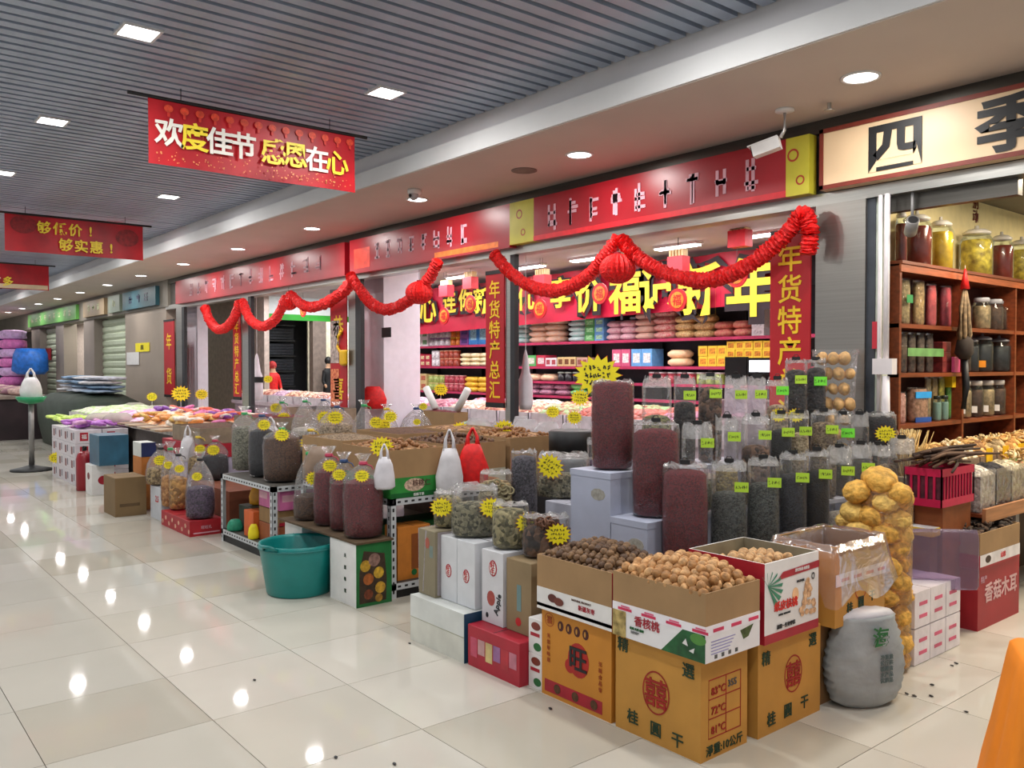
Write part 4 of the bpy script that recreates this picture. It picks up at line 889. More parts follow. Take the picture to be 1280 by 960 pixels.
for k, z in ((0, 0), (1, .155)): 
    t = carton(['lower white and red printed carton beside the fruit emblem carton', 'upper white and red printed carton beside the fruit emblem carton'][k], -2.84, -2.752, 2.43, 2.68, z, z+.153, WHITE); flatpoly(pell(-.04, .12, .03, .018), M('#7a3020', .5), t, (0, 0, 0)); flatpoly(prect(-.075, -.015, .075, .09), REDP, t, (0, 0, 0)); flatpoly(pell(-.03, .03, .025, .018), GREENP, t, (0, 0, 0))
# two milk cartons, a brown carton in plastic, apple carton, brown carton
BRN = M('#8a8068', .8, .08, 5)
t = carton('dull brown carton wrapped in clear plastic at the left of the herb bags', -3.71, -3.56, 2.42, 2.62, .238, .575, BRN); flatpoly(pell(-.07, .27, .02, .03, 7), M('#a85848', .7), t, (0, 0, 0)); flatpoly(prect(-.05, -.02, .2, .26), M('#7a8a84', .7), t, (0, 0, 0))
def logo(t, x, z, s=1): flatpoly(pell(x, z, .026*s, .034*s, 12), REDP, t, (0, 0, 0)); flatpoly(pell(x, z, .02*s, .028*s, 12), WHITE, t, (0, -.0013, 0)); text('旺', RED, .03*s, t, (x, -.003, z+.012*s)); text('牛', RED, .028*s, t, (x, -.003, z-.014*s))
for k, (x0, x1) in enumerate(((-3.55, -3.415), (-3.41, -3.265))):
    t = carton(['left white drink carton with a red rounded emblem', 'right white drink carton with a red rounded emblem'][k], x0, x1, 2.45, 2.64, .238, .56, M('#d4d6da', .5, .04)); logo(t, -.07, .15)
t = carton('white carton printed with a red apple and black script on the crimson carton', -3.22, -3.06, 2.46, 2.66, .198, .545, M('#d2d2d6', .5, .05), group=None); logo(t, -.075, .265, 1.15); flatpoly(pell(-.09, .12, .03, .036, 14), M('#a8443a', .5, .2, 30), t, (0, 0, 0)); text('Apple', DARK, .045, t, (-.035, -.002, .1), 'F', .01, 1, R(-75)); flatpoly(pell(-.12, .035, .01, .013, 10), DARK, t, (0, 0, 0))
t = carton('brown carton wrapped in plastic right of the apple carton', -3.045, -2.87, 2.47, 2.68, .198, .53, M('#8f7a5a', .8, .1, 5)); flatpoly(pell(-.09, .05, .02, .02, 9), RED, t, (0, 0, 0)); flatpoly(prect(-.1, -.07, .1, .22), M('#6d8a8a', .7), t, (0, 0, 0))
for (x0, x1, y, z0, hh) in ((-3.74, -3.555, 2.41, .24, .33),):
    m = MB(); m.lathe([(.095, 0), (.1, .01), (.1, hh)], 24, sy=1.1, sq=.6, jit=.02, caps=False); tag(m.obj('clear_wrap', CLEARV, loc=((x0+x1)/2, 2.53, z0), smooth=True), 'clear plastic wrap around the dull brown carton', 'wrap')
pouch('clear bag of dried yellow herb with a starburst card, leftmost of the herb bags', -3.63, 2.55, .578, .17, .14, .19, 'herb', .8, 's', clip=False, tx=-.2)
pouch('hazy wide bag of fine grey herb with a starburst card over the drink cartons', -3.41, 2.56, .563, .27, .17, .26, 'herb2', .62, 's', clip=False, tx=.3)
pouch('open clear bag of pale flower herb on the apple carton', -3.14, 2.57, .548, .2, .17, .22, 'herb', .8, 's', clip=False, tx=.42)
pouch('clear bag of dark dried rings with a starburst card next to the dark walnuts', -2.94, 2.62, .533, .25, .17, .20, 'ring', .7, 's', clip=False, tx=.22)
# rings inside those bags read as pieces: loose dried rings on top
rg = []
for k, c in enumerate(('#6b4632', '#8a8060')):
    m = MB(); n = 14
    pts = [(.016*math.cos(a*math.pi*2/12), .016*math.sin(a*math.pi*2/12), 0) for a in range(13)]; m.tube(pts, .0045, 6, False); rg.append(m.mesh('dried_ring', M(c, .7, .2, 60), True))
for k in range(46):
    o = link('dried_ring', rg[0], None, (-2.94+random.uniform(-.09, .09), 2.60+random.uniform(-.06, .05), .685+random.uniform(0, .03))); o.rotation_euler = (random.uniform(.2, 1.4), random.uniform(-.5, .5), random.uniform(0, 6)); tag(o, 'dark dried ring on top of the bag next to the dark walnuts', 'dried food', 'dark dried rings')
# back row of this block: tall stand
m = MB(); m.box(-4.0, -3.13, 2.82, 3.3, 0, .50); tag(m.obj('display_stand', M('#4a3f38', .8)), 'dark low stand behind the herb bags', 'stand')
RX = onY(620, 457, 2.95)[0]; t = pouch('clear bag of large pale curled rings behind the herb bags', RX, 2.95, .502, .21, .15, .33, 'tan', .8, None, clip=False)
for k in range(60):
    a = facing(RX, 2.95); lx, lz = random.uniform(-.08, .08), random.uniform(.05, .27); ly = -.078
    o = link('dried_ring', rg[1], None, (RX+lx*math.cos(a)-ly*math.sin(a), 2.95+lx*math.sin(a)+ly*math.cos(a), .502+lz)); o.rotation_euler = (R(80)+random.uniform(-.4, .4), random.uniform(-.4, .4), a); o.scale = (1.25, 1.25, 1.25); tag(o, 'pale curled ring inside the clear bag behind the herb bags', 'dried food', 'pale curled rings')
pouch('tall bag of dark violet fruit left of the green herb bag', onY(655, 457, 3.1)[0], 3.1, .502, .17, .15, .44, 'bluegrey', .9, None, clip=False)
t = carton('white carton with a dark red edge carrying the open herb bag', onY(682, 457, 3.3)[0], onY(732, 457, 3.3)[0], 3.3, 3.6, 0, .63, M('#b8bac8', .6, .05)); m = MB(); m.box(-.045, 0, -.0015, 0, 0, .63); m.obj('red_edge', REDP, t)
t = pouch('wide open bag of dark green herb with a large tilted starburst card', onY(705, 457, 3.45)[0], 3.45, .633, .36, .2, .27, 'herb2', .5, None, clip=False, film=CLEAR); star(t, (-.08, -.13, .2), 0, 1.25, R(35))
pouch('small violet printed bag beside the tall foam box', onY(733, 457, 3.62)[0], 3.7, .63, .12, .1, .34, 'purple', .6, None, clip=False)
x = onY(733, 457, 3.62)[0]; m = MB(); m.box(x-.09, x+.09, 3.63, 3.8, 0, .628); tag(m.obj('support_box', DARK), 'dark box under the small violet bag', 'box')
# red bag and white bags hooked on the trays
def softbag(label, x, y, z, w_, h, mat, name='plastic_carrier_bag', handles=True, sy=.5, rz=None):
    t = thing(name, label, 'bag', (x, y, z), facing(x, y) if rz is None else rz); r = w_/2
    m = MB(); m.lathe([(r*.7, 0), (r*1.0, h*.06), (r*1.02, h*.3), (r*.8, h*.55), (r*.5, h*.72)], 22, sy=sy, jit=.09); m.obj('bag_body', mat, t, True)
    if handles:
        for s_ in (-1, 1): m = MB(); m.tube([(s_*r*.35, 0, h*.68), (s_*r*.3, .01, h*.85), (0, .01, h), (-s_*r*.02, -.01, h*.98)], [r*.2, r*.12, r*.1, r*.08], 7); m.obj('handle', mat, t, True)
    return t
softbag('bright red carrier bag hooked on the kraft tray over the herb bags', -4.34, 3.24, .66, .19, .36, BRIGHTRED)
softbag('white carrier bag behind the bright red one', -4.34, 3.06, .6, .16, .42, M('#cfccd0', .4, .1))
softbag('small white bag hung on the corner of the green walnut tray', -4.39, 2.62, .68, .12, .27, M('#dad6dc', .4, .1), sy=.35)

# ================================================================ SLOTTED RACKS
ANG = M('#c9cdd0', .4, .05, metal=.2)
def rack(label, x0, x1, y0, y1, zt, zb=.06, shelf=()):
    t = thing('slotted_angle_rack', label, 'rack', (x1, y0, 0)); W, D = x1-x0, y1-y0; s_ = .04
    for cx, cy, sx_, sy_ in ((-W, 0, 1, 1), (0, 0, -1, 1), (-W, D, 1, -1), (0, D, -1, -1)):
        m = MB(); m.box(min(cx, cx+sx_*s_), max(cx, cx+sx_*s_), min(cy, cy+sy_*.003), max(cy, cy+sy_*.003), 0, zt); m.box(min(cx, cx+sx_*.003), max(cx, cx+sx_*.003), min(cy, cy+sy_*s_), max(cy, cy+sy_*s_), 0, zt)
        p = m.obj('post', ANG, t); h_ = MB()
        k = .03
        while k < zt-.02:
            if cy == 0: h_.box(min(cx+sx_*.014, cx+sx_*.026), max(cx+sx_*.014, cx+sx_*.026), -.0012, 0, k, k+.022)
            if cx == 0: h_.box(0, .0012, cy+sy_*.02-.006, cy+sy_*.02+.006, k, k+.022)
            k += .05
        if h_.v: q = h_.obj('slots', BLACK, p); q['kind'] = 'stuff'
    for z in (zb, zt-.04):
        for (a0, a1, b0, b1, face) in ((-W, 0, 0, .003, 'F'), (-W, 0, D-.003, D, ''), (-.003, 0, 0, D, 'R'), (-W, -W+.003, 0, D, '')):
            m = MB(); m.box(a0, a1, b0, b1, z, z+.04); p = m.obj('beam', ANG, t); h_ = MB(); k = .05
            if face == 'F':
                while k < W-.05: h_.box(-k-.022, -k, -.0013, 0, z+.014, z+.026); k += .05
            if face == 'R':
                while k < D-.05: h_.box(0, .0013, k, k+.022, z+.014, z+.026); k += .05
            if h_.v: q = h_.obj('slots', BLACK, p); q['kind'] = 'stuff'
        m = MB(); m.box(-W+.004, -.004, .004, D-.004, z+.028, z+.038); m.obj('shelf_board', M('#4a4640', .7), t)
    m = MB(); m.box(-W+.01, -.01, .01, D-.01, 0, zb); m.obj('plinth', BLACK, t)
    return t
rack('white slotted-angle rack under the tall tied bags, left', -6.80, -5.80, 2.53, 3.25, .545)
rack('white slotted-angle rack under the nut trays, behind the honey carton', -5.65, -4.42, 2.68, 4.2, .608, .05)
# goods inside the left rack
t = carton('pink printed carton on top of the stack in the left rack', -6.2, -5.83, 2.6, 2.95, .36, .5, M('#c9689a', .5, .1)); flatpoly(pell(-.08, .07, .05, .045), M('#8a2a5a', .5), t, (0, 0, 0)); flatpoly(prect(-.36, -.22, .06, .11), PINK, t, (0, 0, 0)); flatpoly(pell(.2, .07, .06, .05), M('#8a2a5a', .5), t, (0, 0, 0), 'R'); flatpoly(prect(.02, .12, .06, .11), PINK, t, (0, 0, 0), 'R')
t = carton('brown carton under the pink carton in the left rack', -6.2, -5.84, 2.6, 2.95, .245, .355, M('#8a6a42', .7, .1)); flatpoly(prect(0, .35, 0, .025), REDP, t, (0, 0, 0), 'R'); text('优选', M('#4a2a1a'), .05, t, (.002, .2, .065), 'R')
t = carton('red brown carton at the bottom of the left rack', -6.2, -5.84, 2.6, 2.95, .1, .24, M('#96502c', .7, .1)); text('特级', M('#4a1a1a'), .05, t, (.002, .2, .07), 'R')
carton('bright orange carton standing in the left rack', -6.42, -6.24, 2.57, 2.8, .1, .3, M('#d4622a', .6, .1))
softbag('yellow printed bag in the left rack', -6.55, 2.75, .3, .16, .22, M('#d89a2a', .4, .1), handles=False); carton('dark carton under the yellow bag in the left rack', -6.7, -6.44, 2.64, 2.9, .1, .298, M('#3a4438', .6))
softbag('black plastic bag in the left rack', -6.38, 2.9, .302, .2, .2, BLACK, handles=False) ; softbag('teal netted bag at the bottom left of the rack', -6.62, 2.575, .1, .12, .13, M('#2f9a78', .5, .2, 30), handles=False); softbag('small yellow bottle pack in the left rack', -6.21, 2.56, .1, .08, .16, YEL, handles=False)
t = carton('orange upright carton inside the right rack', -4.62, -4.47, 2.76, 3.0, .09, .42, M('#c87a2c', .6, .1)); flatpoly(prect(.1, .16, .06, .28), M('#8a4a1c', .6), t, (0, 0, 0), 'R'); flatpoly(pell(.12, .04, .02, .02), GREENP, t, (.0014, 0, 0), 'R')
carton('dark green carton deeper inside the right rack', -4.9, -4.64, 2.8, 3.3, .09, .4, GREENP); carton('brown carton at the back of the right rack', -4.75, -4.46, 3.35, 3.9, .09, .45, KRAFT)
# ================================================================ HONEY CARTON, BUCKET, RED BEAN BAGS
t = carton('white and green carton with a fruit picture under the red bean bags', -4.708, -4.385, 2.425, 2.665, 0, .372, WHITE)
m = MB(); m.box(0, .0014, 0, .24, 0, .372); m.obj('green_side', GREENP, t)
flatpoly([(.02, .02), (.2, .02), (.205, .15), (.19, .3), (.05, .33), (.02, .2)], M('#3a2a1c', .6, .3, 30), t, (.0016, 0, 0), 'R', 'picture')
for i, (u, v, r_, c) in enumerate(((.06, .24, .035, '#b8902c'), (.12, .27, .04, '#8a6a60'), (.15, .19, .035, '#c8a030'), (.08, .16, .035, '#a85c28'), (.16, .1, .035, '#c89830'), (.08, .07, .03, '#7a3a20'), (.15, .04, .025, '#a87a2c'))): flatpoly(pell(u, v, r_, r_, 12), M(c, .5, .3, 40), t, (.0018+.0002*i, 0, 0), 'R', 'fruit_print')
for i, c in enumerate('天然蜂蜜'): text(c, INK, .026, t, (-.13, -.002, .29-.07*i))
t = carton('white carton at the far end of the board under the bean bags', -5.43, -5.17, 2.46, 2.7, 0, .372, WHITE); flatpoly(prect(-.13, -.12, .1, .3), M('#888'), t, (0, 0, 0))
m = MB(); m.box(-5.45, -4.37, 2.42, 2.672, .373, .385); tag(m.obj('wooden_board', M('#5a4630', .8, .2, kind='wood')), 'thin wooden board laid across two white cartons', 'board')
t = thing('teal_bucket', 'large teal plastic bucket on the floor by the bean bags', 'bucket', (-4.96, 2.34, 0), R(20))
m = MB(); m.lathe([(.0, .006), (.175, .006), (.185, .02), (.225, .3), (.235, .318), (.248, .318), (.243, .29), (.2, .012), (.19, 0), (0, 0)], 36, caps=False); m.obj('pail', M('#12807c', .35, .05), t, True)
m = MB(); m.lathe([(.243, .286), (.252, .288), (.252, .296), (.243, .298)], 36, caps=False); m.obj('rim_band', M('#0f716e', .35), t, True)
for s_ in (-1, 1): m = MB(); m.tube([(-.06, s_*.24, .305), (-.03, s_*.268, .325), (.03, s_*.268, .325), (.06, s_*.24, .305)], .01, 8); m.obj('handle', M('#0f716e', .35), t, True)
tied('largest tied bag of dark red beans with a starburst card on the honey carton', -4.52, 2.55, .386, .25, .50, 'redbean', .72, 'r', ts=.6)
tied('tied bag of dark red beans with a navy tie, second from the right', -4.78, 2.56, .386, .19, .49, 'redbean', .66, 'b', ts=.6)
tied('tied bag of dark red beans with a crimson tie, third from the right', -5.0, 2.57, .386, .21, .51, 'redbean', .74, 'r', ts=.65)
tied('tall hazy tied bag with dark seeds at the bottom and a green tie', -5.26, 2.56, .386, .22, .5, 'brown', .35, 'g')

# ================================================================ NUT TRAYS ON THE RIGHT RACK
def tray(label, x0, x1, y0, y1, z0, z1, con, bandmat=None, fillz=None, name='open_tray', mat=None):
    t = carton(label, x0, x1, y0, y1, z0, z1, mat or KRAFT, 'box', True, name=name)
    if bandmat: band(t, x1-x0, y1-y0, 0, (z1-z0)*.42, bandmat)
    if con: o = heap(-(x1-x0)+.01, -.01, .01, y1-y0-.01, .012, (fillz or z1-z0-.025), .035, GM(con), '', parent=t, name='nut_filling')
    return t
t = tray('kraft and green nut tray at the near corner of the right rack', -5.03, -4.425, 2.685, 3.085, .61, .905, 'nut', M('#2f8a3a', .5, .1)); flatpoly(pell(.17, .075, .075, .04), M('#cdb09a', .5, .4, 60), t, (.0014, 0, 0), 'R'); m = MB(); m.box(.0012, .0024, 0, .4, 0, .03); m.obj('green_stripe', M('#0f5f28', .5), t); text('核桃仁', M('#5a3a30'), .045, t, (.0035, .22, .085), 'R'); text('香酥干果', WHITE, .02, t, (.0035, .2, .014), 'R'); star(t, (-.12, .01, .31), facing(-4.5, 2.7), 1.15)
t = tray('kraft tray of dark nuts with an orange printed band, middle of the right rack', -5.03, -4.425, 3.12, 3.58, .61, .915, 'brown', M('#b8b4a0', .5, .1)); flatpoly([(.0, 0), (.42, 0), (.4, .06), (.25, .09), (.05, .07)], M('#c87a48', .6, .4, 50), t, (.0014, 0, 0), 'R'); text('CASHEW NUT', M('#6a6a5a'), .03, t, (.003, .25, .11), 'R')
tray('kraft tray of orange brown dried fruit at the far end of the right rack', -5.03, -4.425, 3.62, 4.1, .61, .93, 'nut', None)
tray('kraft tray of small nuts behind the green one', -5.66, -5.06, 2.70, 3.1, .61, .92, 'seed', None); tray('second kraft tray of dark nuts behind the middle one', -5.66, -5.06, 3.14, 3.6, .61, .94, 'brown', None); tray('kraft tray behind the far dried fruit tray', -5.66, -5.06, 3.64, 4.1, .61, .94, 'nut', None)
NUTS = [nutmesh('small_nut', M(c, .6, .3, 60), .014, (1, .8, 1.3), sub=1) for c in ('#7a563c', '#5a3e2a', '#96683f')]
scatter('small_nut', 'small dark nut on the middle tray of the right rack', 'nut', -4.98, -4.45, 3.15, 3.55, .905, 110, NUTS[:2], 'nuts on the middle tray', 6, .045)
scatter('small_nut', 'orange brown nut on the far tray of the right rack', 'nut', -4.98, -4.45, 3.65, 4.07, .918, 90, [NUTS[2]], 'nuts on the far tray', 7, .045)
scatter('small_nut', 'pale brown nut on the green tray of the right rack', 'nut', -4.98, -4.45, 2.72, 3.05, .89, 90, [NUTS[2]], 'nuts on the green tray', 8, .045)
softbag('brown plastic bag standing on the left end of the nut trays', -5.2, 2.60, .64, .2, .33, M('#8a7462', .4, .15), sy=.5, handles=False)
def stick_star(px, py, Y, lab, s=1, zb=None):
    x, y, z = onY(px, py, Y); t = thing('price_card_on_stick', lab, 'price card', (x, y, z), facing(x, y), 'starburst price cards standing in the goods'); m = MB(); m.tube([(0, .003, 0), (0, .003, (zb or z-.12)-z)], .003, 5); m.obj('stick', WHITE, t); star(t, (0, 0, 0), 0, s)

# ================================================================ TIED BAGS ON THE LEFT RACK AND BEHIND IT
def tb(px, Y, zb, top, wpx, con, fill, tie, lab, **kw):
    x = onY(px, 457, Y)[0]; w_ = wpx/ppm(x, Y); h = zat(top, x, Y)-zb; return tied(lab, x, Y, zb, w_, h, con, fill, tie, **kw)
tb(305, 2.76, .547, 508, 32, 'greygreen', .72, 'g', 'tall tied bag of grey green seeds at the left end of the slotted rack', tagk=0)
tb(327, 2.72, .547, 510, 34, 'charcoal', .72, 'b', 'tall tied bag of dark seeds with a yellow card, second on the slotted rack', ts=.7)
tb(352, 2.72, .547, 528, 48, 'brown', .8, 'g', 'wide tied bag of brown grains with a green tie on the slotted rack')
tb(388, 2.95, .547, 530, 38, 'dark', .55, 'y', 'tied bag of dark brown pieces with a big starburst card on the slotted rack', ts=1)
T2 = (-7.9, -5.85, 3.35, 4.5)
m = MB(); m.box(T2[0], T2[1], T2[2], T2[3], .66, .70)
t = thing('display_table', 'long low table behind the slotted rack', 'table', (0, 0, 0)); m.obj('table_top', M('#6a5a48', .8), t)
for a in (T2[0]+.05, T2[1]-.05):
    for b in (T2[2]+.05, T2[3]-.05): m = MB(); m.box(a-.025, a+.025, b-.025, b+.025, 0, .66); m.obj('leg', STEELD, t)
tb(421, 3.5, .702, 502, 46, 'flake', .55, 'b', 'tied bag of brown flakes with a blue tie and starburst card', ts=.95)
tb(352, 3.7, .702, 498, 34, 'white', .2, 'g', 'puffy clear bag with a yellow card behind the slotted rack', ts=.9)
tb(381, 3.75, .702, 496, 36, 'white', .25, 'g', 'puffy clear bag with a green tie behind the slotted rack', tagk=0)
tb(404, 3.9, .702, 494, 36, 'flake', .2, 'b', 'clear bag with a blue tie and starburst card below the festive couplet', ts=1)
tb(455, 3.6, .61+.1, 500, 34, 'seed', .3, 'g', 'clear bag with a green tie in front of the white column', tagk=0)
tb(483, 3.75, .71, 505, 34, 'seed', .3, 'y', 'clear bag with two yellow cards in front of the white column', ts=.9)
tb(520, 4.25, .70, 505, 44, 'dark', .35, 'b', 'clear bag with a blue tie by the carton of dried stalks', ts=.5)
m = MB(); m.box(-5.84, -5.0, 4.25, 4.6, 0, .70); tag(m.obj('low_counter', M('#6a5a48', .8)), 'low counter box behind the nut trays', 'counter')
# goods further along the front, left of the slotted rack
t = carton('low red patterned carton holding crisps bags on the floor', -7.83, -7.09, 2.375, 2.66, 0, .13, M('#a81a26', .5, .1))
for i in range(9): flatpoly(pell(-.7+.085*i, .04+.04*(i % 2), .022, .02, 6), M('#d8a890', .6, .3, 40), t, (0, 0, 0))
text('旺旺礼', PINK, .03, t, (.002, .14, .07), 'R'); flatpoly(prect(.03, .25, .02, .03), PINK, t, (.0, 0, 0), 'R')
for px, top, w_, c, f_, tie, l in ((212, 552, 24, 'orange', .5, 'g', 'bag of orange rings, leftmost on the low red carton'), (222, 560, 24, 'gold', .55, 'k', 'bag of golden crisps in the middle of the low red carton'), (249, 565, 36, 'purple', .5, 'k', 'tied bag of violet dried flowers with a yellow card on the low red carton')):
    tb(px, 2.5, .132, top, w_, c, f_, tie, 'tied '+l if not l.startswith('tied') else l, ts=.6)
tb(268, 2.86, .36, 545, 34, 'charcoal', .6, 'r', 'tied bag of dark seeds with a yellow card left of the slotted rack', ts=.8)
tb(247, 2.76, .36, 540, 26, 'tan', .5, 'y', 'tied bag of tan flakes behind the violet flowers', ts=.7)
m = MB(); m.box(-7.94, -7.0, 2.675, 3.1, 0, .358); tag(m.obj('carton', M('#7a4028', .8, .1)), 'red brown carton under the tied dark seed bag', 'carton')
t = carton('plain brown carton standing on the floor in front of the white tray table', -8.86, -8.46, 2.15, 2.43, 0, .365, M('#7d6544', .8, .06, 4)); flatpoly(prect(.04, .22, .09, .12), M('#5f4a30', .8), t, (0, 0, 0), 'R')
t = carton('orange carton with a blue picture frame on the plain brown carton', -9.0, -8.72, 2.46, 2.6, 0, .52, M('#b8702c', .7, .1)) 
t = carton('white and navy picture box on the orange carton', -9.0, -8.72, 2.46, 2.6, .522, .66, M('#cfd2cc', .5, .05)); flatpoly(prect(.0, .14, 0, .14), M('#1c2a5a', .5), t, (0, 0, 0), 'R')
t = carton('white carton with a red numeral on the floor by the bag of flakes', -8.3, -7.98, 2.42, 2.72, 0, .3, M('#c9ccd2', .5, .05)); text('2.5', RED, .08, t, (-.12, -.002, .19)); text('2.5', RED, .08, t, (.002, .13, .19), 'R')
tb(200, 2.5, .302, 555, 36, 'tan', .45, 'k', 'clear bag of tan flakes with a yellow card on the white carton', ts=.8)
t = thing('tray_table', 'white sided table with a red rim carrying shallow trays', 'table', (-7.95, 2.75, 0)); m = MB(); m.box(-1.02, 0, 0, 1.3, .02, .55); m.obj('cabinet', M('#bdb6cc', .5, .06, 3), t); m = MB(); m.box(-1.03, .01, -.01, 1.31, .55, .68); m.obj('red_rim', REDP, t)
tray('kraft tray lined with plastic full of dark slices on the red rimmed table', -8.75, -7.97, 2.77, 3.35, .682, .83, 'brown', None, mat=M('#8a7a66', .8)); tray('kraft tray of dried red fruit on the red rimmed table', -8.75, -7.97, 3.4, 4.0, .682, .9, 'redbean', None, mat=M('#8a7a66', .8))
m = MB(); m.box(-9.1, -8.25, 4.1, 4.62, 0, .6); tag(m.obj('cabinet', M('#a89ab0', .5, .06, 3)), 'mauve cabinet half hidden under the tray of dark dates', 'cabinet')
tray('big kraft tray heaped with dark dates near the white column', -9.05, -8.3, 4.12, 4.6, .602, .95, 'dark', None, mat=M('#94806a', .8))
softbag('white bag hanging from the dark slices tray', -8.03, 2.68, .52, .14, .34, M('#e2e0e4', .4, .1), sy=.3)
softbag('puffy white carrier bag between the trays', -7.82, 3.4, .62, .2, .3, M('#d8d6da', .4, .1))
t = thing('fire_extinguisher', 'dark red rounded cylinder standing on the floor beside the white carton stack', 'extinguisher', (-10.55, 2.36, 0)); m = MB(); m.lathe([(.085, 0), (.09, .01), (.09, .36), (.07, .42), (.03, .45)], 22); m.obj('cylinder', M('#8c1220', .35, .05), t, True); m = MB(); m.lathe([(.025, .45), (.025, .5)], 12); m.tube([(0, 0, .49), (.09, -.03, .5)], .012); m.obj('valve', BLACK, t)
t = carton('small white carton with food pictures on the floor right of the red cylinder', -10.33, -10.05, 2.32, 2.55, 0, .33, WHITE); flatpoly(pell(.12, .16, .06, .05), REDP, t, (0, 0, 0), 'R'); flatpoly(pell(-.15, .2, .05, .04), M('#7a3030', .6), t, (0, 0, 0))
carton('blue plastic covered crate above the small white carton', -10.32, -9.9, 2.36, 2.66, .332, .66, M('#2c5c74', .4, .2, 5))
t = thing('white_table', 'long white table loaded with colourful packets on the left', 'table', (-9.05, 2.42, 0)); m = MB(); m.box(-5.2, 0, .56, 1.7, .66, .72); m.obj('table_top', M('#cfcac6', .6), t); m = MB(); m.box(-5.1, -.1, .62, 1.6, 0, .66); m.obj('skirt', M('#6a6460', .7), t)
for r_ in range(2):      # stack of white cartons with red emblems
    for c_ in range(4):
        for z in range(4):
            lab = 'white printed carton with red emblems in the stack of white cartons, %s' % (['bottom', 'second', 'third', 'top'][z]+' layer')
            t = carton(lab, -10.98-.32*(c_+1), -10.98-.32*c_-.01, 2.36+.3*r_, 2.65+.3*r_, .165*z, .165*(z+1)-.004, M('#d3cdd2', .5, .06), group='white cartons with red emblems, %s layer' % ['bottom', 'second', 'third', 'top'][z], seams=False)
            if r_ == 0: flatpoly(prect(-.22, -.14, .03, .12), M('#8a5a5a', .6, .4, 60), t, (0, 0, 0)); flatpoly(prect(-.1, -.06, .05, .13), M('#5a5a6a', .6, .4, 60), t, (0, 0, 0))
            if c_ == 0: flatpoly(prect(.05, .14, .03, .13), REDP, t, (0, 0, 0), 'R'); text('福', WHITE, .06, t, (.003, .095, .08), 'R')
star_t = thing('price_card_hanging', 'faded yellow starburst card hung on the stack of white cartons', 'price card', (-12.0, 2.35, .25)); star(star_t, (0, 0, 0), facing(-12, 2.35), 1.3)
PKC = ['#c8e070', '#b870c8', '#e07ab0', '#e89a50', '#f0c878', '#d8a0c8', '#8a50a8', '#f0e0d0', '#e06a50', '#9ad08a']
pk = []
for c in PKC: m = MB(); m.lathe([(.03, -.075), (.05, -.06), (.06, 0), (.05, .06), (.03, .075)], 8, Matrix.Rotation(R(90), 4, 'X'), sy=.4, jit=.08); pk.append((c, m.mesh('packet', M(c, .4, .2, 30), True)))
CN = dict(zip(PKC, ['pale green', 'violet', 'pink', 'orange', 'cream yellow', 'lilac', 'dark purple', 'white', 'coral', 'leaf green']))
rnd = random.Random(21)
def packets(x0, x1, y0, y1, z, n, cols, where, seed, sc_=(1, 1)):
    rnd = random.Random(seed)
    for k in range(n):
        c, me = pk[rnd.choice(cols)]
        o = link('snack_packet', me, None, (rnd.uniform(x0, x1), rnd.uniform(y0, y1), z+.025+rnd.uniform(0, .07))); o.rotation_euler = (rnd.uniform(-.3, .3), rnd.uniform(-.3, .3), rnd.uniform(0, 6)); s_ = rnd.uniform(*sc_); o.scale = (s_, s_, s_)
        tag(o, '%s small packet %s' % (CN[c], where), 'packet', '%s packets %s' % (CN[c], where))
heap(-14.2, -12.3, 3.0, 4.1, .722, .74, .08, M('#a8c878', .5, .3, 14, kind='grain', c2='#f0e8e0'), 'low heap of green and white packets at the far end of the long white table', 'packet', jit=.02)
heap(-12.25, -10.9, 3.0, 4.1, .722, .74, .1, M('#c070b8', .5, .3, 14, kind='grain', c2='#f4d8e4'), 'low heap of pink and violet packets in the middle of the long white table', 'packet', jit=.02)
heap(-10.85, -9.1, 3.0, 4.1, .722, .74, .1, M('#e8a060', .5, .3, 12, kind='grain', c2='#f4e4d0'), 'low heap of orange and cream packets at the near end of the long white table', 'packet', jit=.02)
packets(-12.6, -11.8, 2.4, 2.95, .66, 42, [0], 'on the white carton stack', 1); packets(-11.7, -11.05, 2.4, 2.95, .66, 40, [1, 5], 'on the white carton stack', 2)
packets(-10.9, -9.2, 3.0, 3.5, .76, 75, [3, 4, 7], 'on the long white table', 3); packets(-11.5, -9.2, 3.4, 4.0, .78, 110, [2, 6, 7, 8], 'on the far side of the long white table', 4)
for i, (px, Y, w_) in enumerate(((128, 2.75, 40), (148, 2.9, 36), (168, 3.9, 30), (197, 3.9, 34), (215, 3.6, 30))):
    x = onY(px, 457, Y)[0]; softbag('crumpled %s plastic bag lying among the packets on the left' % ['cream', 'pale', 'milky', 'cloudy', 'thin'][i], x, Y, .72, w_/ppm(x, Y), .16, FILM('#f4efe6', .55, .2, .7, 16, name='milky'), handles=False)
for i in range(10):
    x = -9.3-.16*i; m = MB(); m.box(-.06, .06, -.25, .25, 0, .02); o = m.obj('flat_package', M(['#b09070', '#c8b8a0', '#8a7060'][i % 3], .6, .2, 20), loc=(x, 2.62, .722+.0*i)); o.rotation_euler = (0, 0, .2); tag(o, 'flat tan package lying at the front of the long white table', 'package', 'flat tan packages'); o.location.y = 3.02
# floor stand with a white bag
t = thing('pole_stand', 'pole with a round black foot holding a white bag and a green dish', 'stand', (-12.98, 2.25, 0)); m = MB(); m.lathe([(.26, 0), (.26, .02), (.12, .05), (.03, .08)], 26); m.obj('foot', BLACK, t, True); m = MB(); m.tube([(0, 0, .05), (0, 0, .95)], .035, 10); m.obj('pole', M('#8a8886', .4, metal=.4), t, True); m = MB(); m.lathe([(.04, .9), (.15, .93), (.19, 1.0), (.17, 1.0), (.03, .94)], 20, caps=False); m.obj('green_dish', M('#1f8a5a', .4), t, True)
softbag('white carrier bag on the pole stand', -12.98, 2.25, .96, .26, .42, M('#d9d9d9', .4, .08), handles=True)
